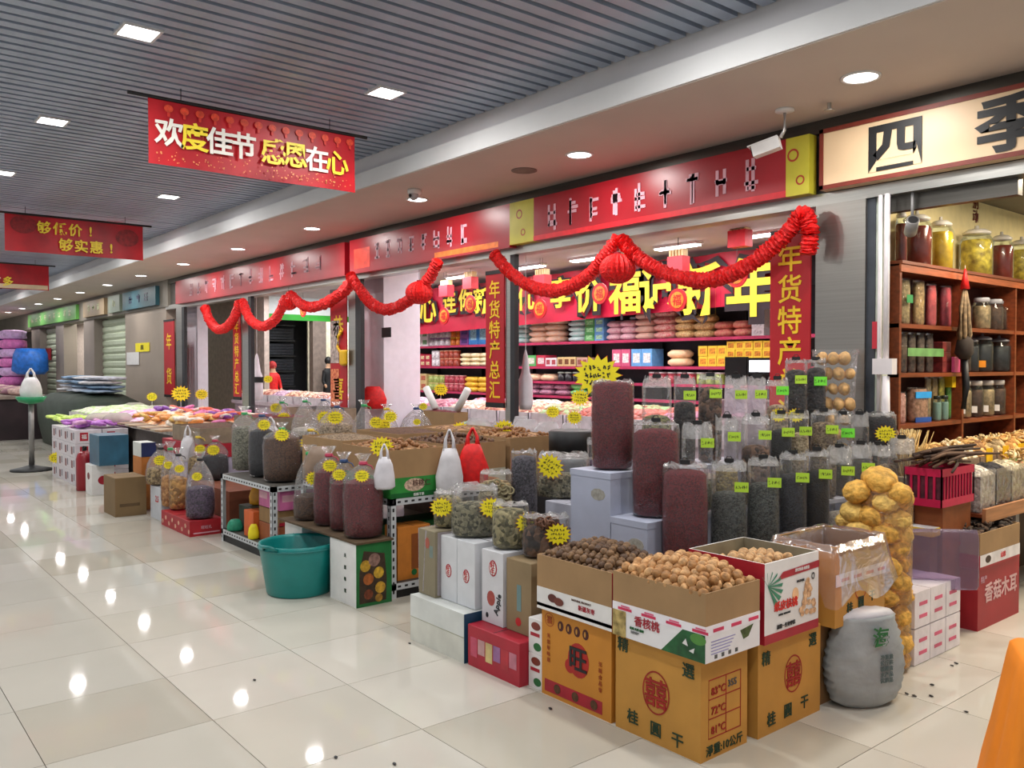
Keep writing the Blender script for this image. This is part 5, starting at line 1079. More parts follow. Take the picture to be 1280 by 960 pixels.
# far left tables and cloth bundles
t = thing('covered_goods', 'long heap under a dark green tarpaulin behind the packets', 'tarpaulin', (-16.6, 3.75, 0)); m = MB(); m.lathe([(.6, 0), (.7, .4), (.7, .8), (.5, .92), (.0, .95)], 28, sx=2.6, sy=.9, sq=.5, jit=.03); m.obj('tarpaulin', M('#2f3a30', .7, .2, 4), t, True); 
for i in range(12):
    m = MB(); m.lathe([(.2, 0), (.3, .015), (.32, .04), (.2, .06), (0, .07)], 14, sx=1.4, jit=.16); tag(m.obj('folded_cloth', M(['#9fb4cc', '#c8ccd8', '#e0dce0', '#7a94b0'][i % 4], .8, .2, 12), loc=(-15.6-.86*(i % 3), 3.75+.08*(i//3 % 2), .955+.072*(i//3)), smooth=True), '%s folded cloth heaped on the dark green tarpaulin' % ['sky blue', 'pale grey', 'off white', 'slate blue'][i % 4], 'cloth', 'folded cloths on the tarpaulin, '+['sky blue', 'pale grey', 'off white', 'slate blue'][i % 4])
t = thing('dark_stall', 'dark goods stall at the far left edge with heaped fabric', 'stall', (-18.5, 1.9, 0)); m = MB(); m.box(-4.5, 0, .3, 1.6, 0, .78); m.obj('counter', M('#2a1c20', .8, .3, 3), t); m = MB(); m.box(-4.5, .02, .28, 1.62, .78, .84); m.obj('top', M('#8a7a70', .8), t); m = MB(); m.box(-.9, .01, .27, .31, 0, .2); m.obj('red_cloth', REDP, t)
for i in range(16):
    c = ['#7a2a30', '#c8a8a0', '#4a3a40', '#b08090'][i % 4]; m = MB(); m.lathe([(.15, 0), (.25, .04), (.22, .12), (0, .18)], 12, jit=.2); tag(m.obj('clothing_heap', M(c, .8, .3, 14), loc=(-18.9-.5*(i//2), 2.4+.7*(i % 2), .84), smooth=True), '%s garment heap on the dark far left stall' % ['maroon', 'beige', 'charcoal', 'dusty pink'][i % 4], 'clothes', ['maroon', 'beige', 'charcoal', 'dusty pink'][i % 4]+' garments on the far stall')
for i in range(18):     # quilt packs stacked far left
    c = ['#e07ac0', '#20244a', '#a8c0e8', '#d8b0e0', '#4a4a9a', '#f0a0b8'][i % 6]; nm = ['pink', 'navy', 'light blue', 'lilac', 'indigo', 'rose'][i % 6]
    m = MB(); m.lathe([(.2, 0), (.3, .03), (.32, .12), (.3, .21), (.2, .24)], 14, sx=1.5, jit=.08); o = m.obj('quilt_pack', M(c, .6, .2, 10), loc=(-25.4-.9*(i % 3), 4.0, .9+.24*(i//3)), smooth=True); tag(o, '%s quilt pack in the tall stack at the far left' % nm, 'bedding', nm+' quilt packs')
m = MB(); m.box(-28.5, -24.6, 3.7, 4.5, 0, .9); tag(m.obj('white_counter', M('#c9bcc4', .6, .1)), 'pale counter under the quilt packs at the far left', 'counter')
t = thing('blue_sack', 'bright blue hanging sack right of the quilt packs', 'bag', (-24.2, 4.2, 1.2)); m = MB(); m.lathe([(.3, 0), (.42, .1), (.4, .5), (.3, .65)], 14, jit=.08); m.obj('sack_body', M('#1f6ac8', .5, .2), t, True); m = MB(); m.lathe([(.06, -1.2), (.06, 0)], 8); m.obj('stand_post', DARK, t)
# notices on the far walls
def notice(px0, px1, py0, py1, Y, mat, lab, s_=None, ink=BLACK):
    a, b = onY(px0, py1, Y), onY(px1, py0, Y); t = thing('wall_notice', lab, 'notice', (a[0], Y, a[2])); m = MB(); m.box(0, b[0]-a[0], -.01, 0, 0, b[2]-a[2]); m.obj('sheet', mat, t)
    if s_: text(s_, ink, (b[2]-a[2])*.6, t, ((b[0]-a[0])/2, -.012, (b[2]-a[2])/2))
    return t
notice(170, 187, 428, 440, YF-.005, YEL, 'yellow notice with black marks on the stone wall', '招租'); notice(159, 174, 440, 456, YF-.008, WHITE, 'white notice sheet on the stone wall'); notice(56, 64, 435, 450, YF+.15, REDP, 'red notice on the narrow shutter')
notice(478, 489, 409, 422, 5.085, BLACK, 'small black switch plate on the white column')
x, y, z = onY(470, 490, 5.02); softbag('crumpled red bag hanging on the white column', x, 4.98, .92, .3, .36, BRIGHTRED, handles=False)
# lit wardrobe shop between the far piers
X0, X1 = fx(80), fx(105); t = thing('garment_rack', 'lit garment shelf with hanging dark clothes between the far piers', 'shelf', (X0, YF+1.0, 0)); m = MB(); m.box(0, X1-X0+.6, .3, .34, 0, 2.4); m.obj('back_panel', M('#e8dcc4', .6), t)
for z in (.6, 1.2, 1.9): m = MB(); m.box(0, X1-X0+.6, 0, .3, z, z+.05); m.obj('shelf', M('#5fae4a' if z < 1.5 else '#8fd0a0', .6), t)
for r_ in range(2):
    for i in range(8): m = MB(); m.lathe([(.05, 0), (.12, .05), (.11, .4), (.03, .48)], 10, sy=.6, jit=.1); tag(m.obj('hanging_garment', DARK if r_ else M('#3a1c1c', .8), loc=(X0+.25+i*.3, YF+1.12, 1.252 if r_ else .652), smooth=True), ['dark brown garment on the lower lit shelf', 'black garment on the upper lit shelf'][r_], 'clothes', ['brown garments between the far piers', 'black garments between the far piers'][r_])

# ================================================================ RED SHOP: WALL SHELVES WITH GOODS
SHX0, SHX1, SHY = -13.5, -4.6, 8.2
t = thing('wall_shelving', 'long black wall shelving with pink red shelf edges at the back of the shop', 'shelf', (0, SHY, 0))
m = MB(); m.box(SHX0, SHX1, .2, .22, 0, 2.3); m.obj('back_panel', M('#2c2a30', .6), t)
for i in range(8): x = SHX0+.03+(SHX1-SHX0-.06)*i/7; m = MB(); m.box(x-.02, x+.02, .14, .2, 0, 2.3); m.obj('upright', BLACK, t)
LV = [1.75, 1.41, 1.2, 1.0, .78]
for z in LV:
    x0 = -9.95 if z == 1.2 else SHX0
    m = MB(); m.box(x0, SHX1, -.16, .2, z-.03, z-.004); p = m.obj('shelf_board', M('#b8909c', .5), t); m = MB(); m.box(x0, SHX1, -.175, -.16, z-.035, z); m.obj('edge_strip', M('#b8305a', .4), p)
# metal roller shutter slats behind the top shelf
def wx(px): return onY(px, 450, 8.1)[0]
def gbox(w_, d_, h, col, pcol, nm='boxed_goods'):
    t = link(nm, None); m = MB(); m.box(-w_/2, w_/2, 0, d_, 0, h-.002); m.obj('box', M(col, .4, .1, 20), t); flatpoly(prect(-w_*.34, w_*.34, h*.2, h*.75), M(pcol, .5, .35, 40), t, (0, 0, 0)); return t
def gtin(r, h, col, lid):
    t = link('tin', None); m = MB(); m.lathe([(r*.96, 0), (r, .01), (r, h*.86)], 14, cy=r); m.obj('body', M(col, .35, .3, 30), t, True); m = MB(); m.lathe([(r*1.03, h*.86), (r*1.03, h-.003), (r*.8, h-.001)], 14, cy=r); m.obj('lid', M(lid, .4), t, True); return t
def gpil(w_, d_, h, col, c2=None):
    t = link('bagged_sweets', None); m = MB(); m.lathe([(w_*.38, .004), (w_*.5, h*.3), (w_*.5, h*.62), (w_*.36, h-.006)], 14, cy=d_/2, sy=d_/w_, sq=.5, jit=.05); m.obj('bag', M(col, .4, .35, 40, c2=c2, bump=.3), t, True); return t
PROT = {}
NM = {'#c88aa0': 'pink', '#8a4a9a': 'violet', '#e8e0e4': 'white', '#c0304a': 'red', '#3a8ad8': 'blue', '#e8802a': 'orange', '#f0c83a': 'yellow', '#5ab060': 'green', '#9accc8': 'teal', '#e0b088': 'peach', '#4a2a7a': 'dark purple', '#a8402a': 'rust', '#d8c088': 'cream', '#6aa8e0': 'sky blue', '#2a6a3a': 'dark green', '#28242a': 'black', '#d05a80': 'magenta', '#b03a48': 'crimson', '#a8b860': 'olive', '#c8a090': 'dusty'}
ZN = {1.75: 'top shelf', 1.41: 'second shelf', 1.2: 'short middle shelf', 1.0: 'fourth shelf', .78: 'lowest shelf'}
def shelf_goods(kind, px0, px1, z, rows, col, pcol='#f0e0d0', per=None, h=None, hang=''):
    """fill the shelf between two measured columns with stacked goods of one kind"""
    x0, x1 = wx(px0), wx(px1); W = x1-x0
    w_ = {'box': .2, 'tin': .15, 'pil': .3}[kind] if per is None else W/per; n = max(1, int(round(W/w_))); w_ = W/n
    hh = h or {'box': .14, 'tin': .13, 'pil': .085}[kind]
    key = (kind, col, pcol, round(w_, 2), hh)
    side = 'left of the middle couplet' if px1 <= 612 else 'right of the middle couplet' if px1 < 760 else 'below the festive banner' if px1 < 880 else 'near the right couplet'
    lab = '%s %s on the %s, %s' % (NM[col], {'box': 'box', 'tin': 'tin with a lid', 'pil': 'pillow bag of sweets'}[kind], ZN[z], side)
    grp = lab.replace('box ', 'boxes ').replace('tin ', 'tins ').replace('bag ', 'bags ')
    for i in range(n):
        for r_ in range(rows):
            loc = (x0+w_*(i+.5), SHY-.14+random.uniform(0, .01), z+hh*r_+.002)
            if key not in PROT:
                p = gbox(w_*.94, .22, hh, col, pcol) if kind == 'box' else gtin(w_*.46, hh, col, pcol) if kind == 'tin' else gpil(w_*.98, .26, hh*1.05, col, pcol)
                PROT[key] = p; p.location = loc; tag(p, lab, {'box': 'box', 'tin': 'tin', 'pil': 'sweets'}[kind], grp)
            else:
                o = dup(PROT[key], loc, label=lab, group=grp)
                if kind == 'pil': o.rotation_euler = (0, 0, random.uniform(-.08, .08))
# left section
shelf_goods('tin', 497, 514, 1.75, 3, '#c88aa0', '#d8c088'); shelf_goods('box', 514, 537, 1.75, 3, '#e8e0e4', '#6a9a6a'); shelf_goods('tin', 537, 563, 1.75, 3, '#e8e0e4', '#8a4a9a'); shelf_goods('tin', 563, 577, 1.75, 2, '#e8802a', '#f0c83a'); shelf_goods('box', 577, 588, 1.75, 3, '#8a4a9a', '#4a2a7a'); shelf_goods('box', 588, 612, 1.75, 1, '#3a8ad8', '#9ad0f0', h=.36, per=2)
shelf_goods('box', 505, 527, 1.41, 2, '#b03a48', '#e8c0c0', h=.11); shelf_goods('box', 527, 540, 1.41, 2, '#c0304a', '#f0d0a0', h=.1); shelf_goods('tin', 540, 550, 1.41, 2, '#e8e0e4', '#c8c0c8'); shelf_goods('tin', 550, 573, 1.41, 2, '#a8402a', '#e0a080'); shelf_goods('pil', 575, 612, 1.41, 3, '#d8c088', '#f4f0d0', h=.07)
shelf_goods('box', 497, 511, 1.0, 2, '#e8802a', '#f0d060'); shelf_goods('box', 511, 535, 1.0, 2, '#d8c088', '#c06a50'); shelf_goods('tin', 535, 556, 1.0, 2, '#a8b860', '#e8d890'); shelf_goods('tin', 556, 580, 1.0, 2, '#b03a48', '#e0a0a0'); shelf_goods('pil', 580, 612, 1.0, 3, '#f0c83a', '#e09a3a', h=.08)
# right section
shelf_goods('pil', 642, 656, 1.75, 4, '#9accc8', '#e0f0ee', h=.075, per=1); shelf_goods('pil', 660, 702, 1.75, 4, '#e0b088', '#f4e0d0', h=.085, per=2); shelf_goods('pil', 709, 731, 1.75, 5, '#9accc8', '#f0f6f4', h=.07, per=1)
shelf_goods('box', 733, 745, 1.75, 3, '#5ab060', '#a0e0a0', per=1, h=.1); shelf_goods('box', 745, 757, 1.75, 3, '#6aa8e0', '#b0e0c0', per=1, h=.1); shelf_goods('pil', 757, 792, 1.75, 3, '#c88aa0', '#f0d8d8', h=.085, per=2); shelf_goods('pil', 792, 815, 1.75, 4, '#c8a090', '#e8c8b8', h=.085, per=1); shelf_goods('pil', 815, 842, 1.75, 4, '#b03a48', '#e8c8b8', h=.09, per=1); shelf_goods('pil', 842, 890, 1.75, 3, '#d8c088', '#b08050', h=.09, per=2); shelf_goods('pil', 890, 938, 1.75, 2, '#b03a48', '#d8a080', h=.09, per=2)
shelf_goods('box', 941, 957, 1.75, 4, '#e8e0e4', '#d8d0d4', per=1, h=.085)
shelf_goods('box', 660, 672, 1.41, 1, '#5ab060', '#e0e0d0', h=.16, per=1); shelf_goods('box', 672, 684, 1.41, 1, '#c0304a', '#e8d0d0', h=.16, per=1); shelf_goods('box', 684, 698, 1.41, 1, '#e8e0e4', '#b04a50', h=.12, per=2); shelf_goods('box', 699, 722, 1.41, 1, '#d8c088', '#7a4a2a', h=.13, per=3); shelf_goods('box', 723, 737, 1.41, 1, '#c8a090', '#9a5a50', h=.12, per=2)
shelf_goods('box', 767, 790, 1.41, 1, '#d05a80', '#f4e0e0', h=.22, per=2); shelf_goods('box', 791, 818, 1.41, 1, '#6aa8e0', '#f0f4f8', h=.22, per=2); shelf_goods('pil', 833, 858, 1.41, 2, '#e0b088', '#f0d8b0', h=.1, per=1); shelf_goods('box', 875, 910, 1.41, 2, '#f0c83a', '#e0902a', h=.12, per=3); shelf_goods('box', 910, 967, 1.41, 3, '#f0c83a', '#c87a1a', h=.095, per=5)
shelf_goods('pil', 655, 695, 1.2, 1, '#e0b088', '#f0e0c0', h=.1); shelf_goods('tin', 697, 734, 1.2, 1, '#28242a', '#c8d8c8', h=.13); shelf_goods('tin', 810, 870, 1.2, 1, '#b03a48', '#e8e0e4', h=.14); shelf_goods('tin', 870, 905, 1.2, 1, '#a8b860', '#e8e0e4', h=.14)
shelf_goods('pil', 655, 712, 1.0, 2, '#c88aa0', '#8a6a80', h=.08); shelf_goods('pil', 712, 735, 1.0, 2, '#5ab060', '#a0d890', h=.09, per=1)
# laptop-like till screens on the counter
for px0, px1, py0, py1, mt_, lab in ((906, 933, 446, 470, BLACK, 'black back of a till screen on the shop counter'), (934, 966, 447, 468, None, 'lit white till screen beside the black one')):
    a, b = onY(px0, py1, 5.9), onY(px1, py0, 5.9); t = thing('till_screen', lab, 'screen', (a[0], 5.9, a[2])); w_, h_ = b[0]-a[0], b[2]-a[2]
    m = MB(); m.box(0, w_, 0, .03, 0, h_); m.obj('casing', BLACK, t)
    if mt_ is None: m = MB(); m.box(.02, w_-.02, -.003, 0, .02, h_-.02); m.obj('display', EM('#eaf2ff', 1.2), t)
    m = MB(); m.box(w_*.4, w_*.6, 0, .04, -.2, 0); m.obj('foot', BLACK, t)
x0 = onY(895, 460, 5.9)[0]; zt_ = onY(930, 470, 5.9)[2]-.2
m = MB(); m.box(x0, -3.42, 5.8, 6.2, .98, zt_) if zt_ > 1 else m.box(x0, x0+.7, 5.8, 6.2, .98, 1.02); tag(m.obj('till_shelf', M('#8a7a80', .5)), 'raised shelf carrying the till screens', 'counter')

# ---------------------------------------------------------------- display counters inside the red shop
CT = [(-8.3, -3.4, 5.35, 6.7, .84), (-15.3, -9.2, 5.9, 6.54, .80)]
for i, (a, b, c, d, z) in enumerate(CT):
    t = thing('display_counter', ['long display counter of open bins behind the middle couplet', 'long display counter of pale packets left of the white column'][i], 'counter', (b, c, 0)); W, D = b-a, d-c
    m = MB(); m.box(-W, 0, 0, D, z-.06, z); m.obj('counter_top', M('#d8c8d0', .5), t); m = MB(); m.box(-W+.05, -.05, .05, D-.05, 0, z-.06); m.obj('cabinet', M('#c4b0bc', .6), t)
for j, (a, b, c, d, z) in enumerate(CT):
    nx = int((b-a)/.5)
    for i in range(nx):
        for r_ in range(2 if j == 0 else 1):
            x0 = a+i*.5+.02; y0 = c+.05+r_*.62; con = ['#e8a0b0', '#f0c8a8', '#e86a5a', '#f4e4d8', '#9ac88a', '#d08ab8', '#f0b088', '#c85a4a'][(i*3+r_*5+j) % 8] if j == 0 else ['#f0c8a0', '#f4d8c0', '#f0b8a0', '#e8c8d8'][(i+r_) % 4]
            nm = {'#e8a0b0': 'pink', '#f0c8a8': 'peach', '#e86a5a': 'coral', '#f4e4d8': 'cream', '#9ac88a': 'green', '#d08ab8': 'mauve', '#f0b088': 'apricot', '#c85a4a': 'brick red', '#f0c8a0': 'golden', '#f4d8c0': 'pale', '#f0b8a0': 'rosy', '#e8c8d8': 'lilac'}[con]
            t = thing('sweet_bin', 'open bin of %s wrapped sweets on the %s shop counter, %s row' % (nm, ['right', 'left'][j], ['front', 'back'][r_]), 'bin', (x0, y0, z), group='%s sweet bins on the %s counter, %s row' % (nm, ['right', 'left'][j], ['front', 'back'][r_]))
            m = MB(); m.box(0, .46, 0, .006, 0, .12); m.box(0, .46, .554, .56, 0, .12); m.box(0, .006, 0, .56, 0, .12); m.box(.454, .46, 0, .56, 0, .12); m.obj('bin_walls', M('#e8e0e6', .4), t)
            heap(.008, .452, .008, .552, .004, .1, .09, M(con, .5, .25, 26, kind='grain', c2={'#e8a0b0': '#a84868', '#f4e4d8': '#c89a80', '#f4d8c0': '#b87a60', '#e8c8d8': '#a06a98'}.get(con, '#a85040')), '', parent=t, name='sweets', jit=.014, seed=i, nn=9)
# clear bags bunched between the trays and the posts
rnd = random.Random(31); MILK = FILM('#f6f4f6', .4, .2, .8, 18, name='milky_light')
m = MB(); m.box(-4.98, -3.35, 4.22, 4.62, 0, .70); tag(m.obj('low_counter', M('#7a6a58', .8)), 'low counter box carrying the loose plastic bags', 'counter')
for i, (px, top, w_) in enumerate(((600, 508, 44), (628, 512, 40), (655, 508, 44), (680, 511, 42), (706, 512, 34), (642, 503, 30))):
    x = onY(px, 457, 4.4)[0]; h = zat(top, x, 4.4)-.70
    softbag('crumpled clear bag %s behind the nut trays' % ['below the middle couplet, left', 'at the foot of the middle couplet', 'right of the middle couplet', 'second right of the couplet', 'next to the black tub', 'with a teal knot'][i], x, 4.38+.02*i, .702, w_/ppm(x, 4.4), h, MILK, handles=False, name='loose_plastic_bag')
t = thing('black_tub', 'black and clear tub of dark grains behind the open herb bag', 'tub', (onY(715, 457, 3.9)[0], 3.9, .62)); m = MB(); m.lathe([(.14, 0), (.15, .16), (.15, .2), (.13, .2)], 24); m.obj('clear_base', M('#6a6e70', .4), t, True); m = MB(); m.lathe([(.152, .2), (.155, .36), (.14, .37), (.05, .35)], 24, jit=.01); m.obj('black_collar', BLACK, t, True)
m = MB(); x = onY(715, 457, 3.9)[0]; m.box(x-.18, x+.18, 3.74, 4.06, 0, .618); tag(m.obj('support_box', DARK), 'dark box carrying the black tub', 'box')
# cartons with stalks near the middle couplet and green sweets
x = onY(535, 457, 4.75)[0]
t = tray('small kraft carton of dried stalks left of the middle couplet', -7.0, -6.45, 4.6, 4.76, .72, .98, 'redbean', None); t['label'] = 'kraft carton of dried stalks with paper rolls left of the middle couplet'
m = MB(); m.box(-7.2, -5.95, 4.52, 4.765, 0, .718); tag(m.obj('low_counter', M('#6a5a4c', .8)), 'narrow low counter under the carton of dried stalks', 'counter')
for i, (dx, ry) in enumerate(((-.12, -.7), (.24, .7))): m = MB(); m.lathe([(.035, 0), (.035, .26)], 14, Matrix.Rotation(ry, 4, 'Y')); tag(m.obj('paper_roll', WHITE, loc=(-6.75+dx, 4.68, 1.0), smooth=True), ['white paper roll leaning left in the stalk carton', 'white paper roll leaning right in the stalk carton'][i], 'roll')
tray('small kraft carton of green and pink sweets at the left of the middle couplet', -6.4, -6.0, 4.56, 4.74, .72, .88, None, None); heap(-6.39, -6.01, 4.57, 4.73, .73, .86, .05, M('#3aa05a', .5, .2, 30, kind='grain', c2='#e0b0a8'), 'green and pink sweets in the small kraft carton', jit=.012)
# starburst cards on sticks
for px, py, Y, l, s_ in ((747, 469, 3.2, 'big starburst price card on a stick above the tallest red bean bag', 1.9), (725, 497, 4.5, 'starburst price card with red rim left of the tallest bag', 1.1), (718, 522, 4.3, 'small starburst card over the black tub', .9), (691, 515, 4.55, 'small round starburst card behind the loose bags', .9), (630, 536, 3.9, 'starburst price card standing in the far kraft tray', 1.2), (575, 537, 3.9, 'tilted starburst card lying on the dark nuts', 1.1), (513, 477, 6, 'bright yellow card in front of the left shelves', 1.5), (551, 487, 5.6, 'starburst card above the carton of dried stalks', 1.3), (529, 508, 4.6, 'small yellow card by the blue tied bag', .7),
    (488, 521, 3.6, 'yellow card before the white column, upper', .9), (470, 528, 3.55, 'yellow card before the white column, lower', .9), (335, 474, 6.3, 'yellow card by the white figure on the left counter', 1.3), (345, 510, 3.65, 'starburst card on the puffy clear bag', 1.0), (226, 492, 4.0, 'yellow flower-like card among the bags on the left', 2.0), (190, 496, 3.9, 'yellow card above the violet packets', 1.2), (252, 493, 3.9, 'yellow card left of the narrow couplet post', 1.3), (728, 473, 5.5, 'small round yellow card left of the big starburst', .8), (1025, 505, 4.0, 'faint starburst card', .0)):
    if s_: stick_star(px, py, Y, l, s_, 1.34 if px == 747 else .96 if Y >= 5.2 else .72 if Y > 3.55 else .9)
# white cloth-like hanging bag by the middle post and blank figure behind the left post
for px, w_, top, bot, Y, lab in ((657, 20, 437, 512, 4.95, 'tall white cloth bag hanging by the middle post'), (321, 20, 442, 500, 5.3, 'white plush cone with a dark band behind the narrow couplet post')):
    x = onY(px, 457, Y)[0]; zb = zat(bot, x, Y); zt = zat(top, x, Y); r = w_/ppm(x, Y)/2
    t = thing('hanging_bag' if px > 600 else 'white_plush', lab, 'bag' if px > 600 else 'toy', (x, Y, zb)); h = zt-zb
    m = MB(); m.lathe([(r*.9, 0), (r*1.15, h*.1), (r*1.1, h*.5), (r*.7, h*.62), (r*.35, h*.9), (r*.1, h)], 18, sy=.6, jit=.03); m.obj('body', M('#e6dfe6', .7, .05), t, True)
    if px < 600: m = MB(); m.lathe([(r*1.16, h*.38), (r*1.16, h*.5)], 18, sy=.64, caps=False); m.obj('dark_band', BLACK, t)
    m = MB(); m.tube([(0, 0, h), (0, 0, 2.72-zb)], .004, 4); m.obj('cord', WHITE, t)
# ---------------------------------------------------------------- clothes shop across: dark shelves, red counter, two people
for r_ in range(5):
    for c_ in range(3):
        y0 = 6.85+c_*.83; t = thing('cloth_stack', 'stack of black folded clothes in plastic on the dark shelves, %s row' % ['lowest', 'second', 'middle', 'fourth', 'top'][r_], 'clothes', (-20.1, y0, .55+.38*r_), group='black clothes stacks, %s row' % ['lowest', 'second', 'middle', 'fourth', 'top'][r_])
        for k in range(4): m = MB(); m.box(-.2, .2, .02, .76, k*.07, k*.07+.06); m.obj('folded_garment', M('#2b2d33', .25, .3, 20), t)
t = thing('dark_shelf_unit', 'dark shelf unit behind the narrow couplet post', 'shelf', (-20.1, 6.8, 0))
m = MB(); m.box(-.3, .2, 0, 2.5, 0, .5); m.obj('base_cabinet', BLACK, t)
for z in range(6): m = MB(); m.box(-.3, .25, 0, 2.5, .5+.38*z, .53+.38*z); m.obj('shelf_board', BLACK, t)
m = MB(); m.box(-19.3, -18.9, 6.75, 8.0, 0, 1.05); tag(m.obj('counter', M('#4a4a4c', .6)), 'grey counter under the red cloth in the clothes shop', 'counter'); m = MB(); m.box(-19.3, -18.9, 6.75, 8.0, 1.052, 1.5); tag(m.obj('red_counter', M('#c4151c', .5)), 'bright red counter front in the clothes shop', 'counter')
for i in range(3): m = MB(); m.box(-.15, .15, 0, .55, 0, .07); tag(m.obj('white_package', WHITE, loc=(-19.1, 7.2, 1.503+.08*i)), 'white flat package stacked on the bright red counter', 'package', 'white packages on the red counter')
SKIN = M('#c89a7a', .6)
def person(px, Yp, ztop, coat, hair, lab, X):
    y = onX(px, 457, X)[1]; t = thing('person', lab, 'person', (X, y, 0), math.pi/2); H = ztop; me = bpy.data.meshes.new('body')
    J = [(0,0,.52*H), (0,0,.62*H), (0,0,.72*H), (0,0,.80*H), (0,0,.865*H), (0,-.01,.93*H), (.12,0,.79*H), (.17,-.03,.64*H), (.14,-.16,.55*H), (-.12,0,.79*H), (-.17,-.03,.64*H), (-.14,-.16,.55*H), (.08,0,.48*H), (.09,-.01,.27*H), (.09,0,.04*H), (.09,-.12,.02*H), (-.08,0,.48*H), (-.09,-.01,.27*H), (-.09,0,.04*H), (-.09,-.12,.02*H)]
    Ed = [(0,1),(1,2),(2,3),(3,4),(4,5),(3,6),(6,7),(7,8),(3,9),(9,10),(10,11),(0,12),(12,13),(13,14),(14,15),(0,16),(16,17),(17,18),(18,19)]
    Rr = [.13,.13,.14,.12,.05,.085,.065,.05,.035,.065,.05,.035,.095,.065,.045,.04,.095,.065,.045,.04]
    m = MB()
    import bmesh
    me.from_pydata(J, Ed, []); o = bpy.data.objects.new('body', me); COL.objects.link(o)
    md = o.modifiers.new('skin', 'SKIN'); sub = o.modifiers.new('sub', 'SUBSURF'); sub.levels = 1
    if not me.skin_vertices: o.data.skin_vertices.__class__
    bm = bmesh.new(); bm.from_mesh(me); ly = bm.verts.layers.skin.verify(); bm.verts.ensure_lookup_table()
    for v_, r_ in zip(bm.verts, Rr): v_[ly].radius = (r_, r_*.75)
    bm.verts[0][ly].use_root = True; bm.to_mesh(me); bm.free()
    dg = bpy.context.evaluated_depsgraph_get(); dg.update(); nm = bpy.data.meshes.new_from_object(o.evaluated_get(dg)); bpy.data.objects.remove(o)
    nm.materials.clear(); nm.materials.append(coat); nm.polygons.foreach_set('use_smooth', [True]*len(nm.polygons)); nm.materials.append(SKIN); nm.materials.append(DARK)
    for p in nm.polygons: p.material_index = 1 if p.center.z > .85*H or (abs(p.center.y) > .11 and p.center.z > .5*H and p.center.z < .6*H) else 2 if p.center.z < .5*H else 0
    link('body', nm, t); m = MB(); m.ico(.1, 2, .03, (.95, 1.0, 1.05), (0, .02, .95*H)); m.obj('hair', hair, t, True)
    for s_ in (-1, 1): m = MB(); m.ico(.009, 1, at=(s_*.03, -.088, .935*H)); m.obj('eye', BLACK, t)
    m = MB(); m.ico(.014, 1, at=(0, -.1, .92*H)); m.obj('nose', SKIN, t)
person(341, 0, 1.5, BRIGHTRED, M('#b83030', .7), 'person in a red hooded coat standing before the dark shelves', -18.4)
person(411, 0, 1.62, M('#151518', .7), BLACK, 'person in black clothes standing in the lit gap left of the festive couplet', -18.6)

# ================================================================ HERB SHOP ON THE RIGHT
HX = -2.42
t = thing('herb_shelf_unit', 'tall red brown wooden shelf unit full of herb jars along the shop side wall', 'shelf', (HX, 4.94, 0))
m = MB(); m.box(-.235, -.225, 0, 2.07, 0, 2.0); m.obj('back_panel', M('#4a1f12', .6, .2, kind='wood'), t)
for z in (2.01, 1.67, 1.375, 1.065, .8): m = MB(); m.box(-.224, .0, 0, 2.07, z-.025, z); m.obj('shelf_board', WOODR, t)
m = MB(); m.box(-.0, .012, 0, 2.07, 1.975, 2.02); m.obj('front_lip', M('#a0522c', .4, .2, kind='wood'), t)
for y in (0, .86, 1.72, 2.045): m = MB(); m.box(-.224, .004, y, y+.025, 0, 1.985); m.obj('upright', WOODR, t)
m = MB(); m.box(-2.655, -2.40, 4.94, 8.2, 2.021, 2.04); tag(m.obj('top_board', WOODR), 'long brown top board carrying the large soaking jars', 'shelf')
def jar(label, x, y, z, r, h, liq, group, lidc='#d8d4cc', label2=None, fillf=.86, knob=True, cn='jar', bits=None):
    t = thing('glass_jar', label, 'jar', (x, y, z), facing(x, y), group)
    m = MB(); m.lathe([(r*.8, .003), (r*.93, .012), (r*.94, h*fillf*.8), (r*.86, h*fillf*.86)], 22); m.obj('filling', liq, t, True)
    m = MB(); m.lathe([(r*.85, 0), (r, .01), (r, h*.74), (r*.8, h*.84), (r*.8, h*.88)], 24, caps=False); m.obj('glass', GLASS, t, True)
    m = MB(); m.lathe([(r*.86, h*.86), (r*.88, h*.9), (r*.55, h*.96), (r*.15, h*.98), (r*.13, h*1.04), (.001, h*1.05)] if knob else [(r*.84, h*.86), (r*.86, h*.97), (r*.8, h)], 20); m.obj('lid', M(lidc, .25, .05), t, True)
    if label2: m = MB(); m.box(-r*.35, r*.35, -r-.002, -r, h*.12, h*.3); m.obj('sticker', M(label2, .5), t)
    return t
LIQ = {'red': M('#8a2a18', .25, .3, 12), 'yellow': M('#f0b828', .25, .25, 12), 'herb': M('#ecc040', .5, .4, 24, c2='#8a6a14'), 'dark': M('#5a3a28', .7, .4, 30), 'pale': M('#b89870', .7, .4, 30)}
for px, y_, w_, lq, l in ((1144, 322, 36, 'red', 'large glass jar of dark red liquor behind the small bullet camera'), (1174, 330, 30, 'yellow', 'large glass jar of yellow liquor with a dark root'), (1219, 338, 37, 'herb', 'large glass jar packed with yellow roots'), (1250, 342, 27, 'red', 'large glass jar of dark red liquor near the right edge'), (1275, 346, 30, 'herb', 'large glass jar of roots cut by the right edge'), (1125, 320, 14, 'red', 'glass jar of red liquor half behind the conduit')):
    y = onX(px, 457, -2.53)[1]; r = w_/ppm(-2.53, y)/2; jar(l, -2.53, y, 2.041, min(r, .115), .34, LIQ[lq], 'large soaking jars on the top board')
def hy(px): return onX(px, 457, -2.5)[1]
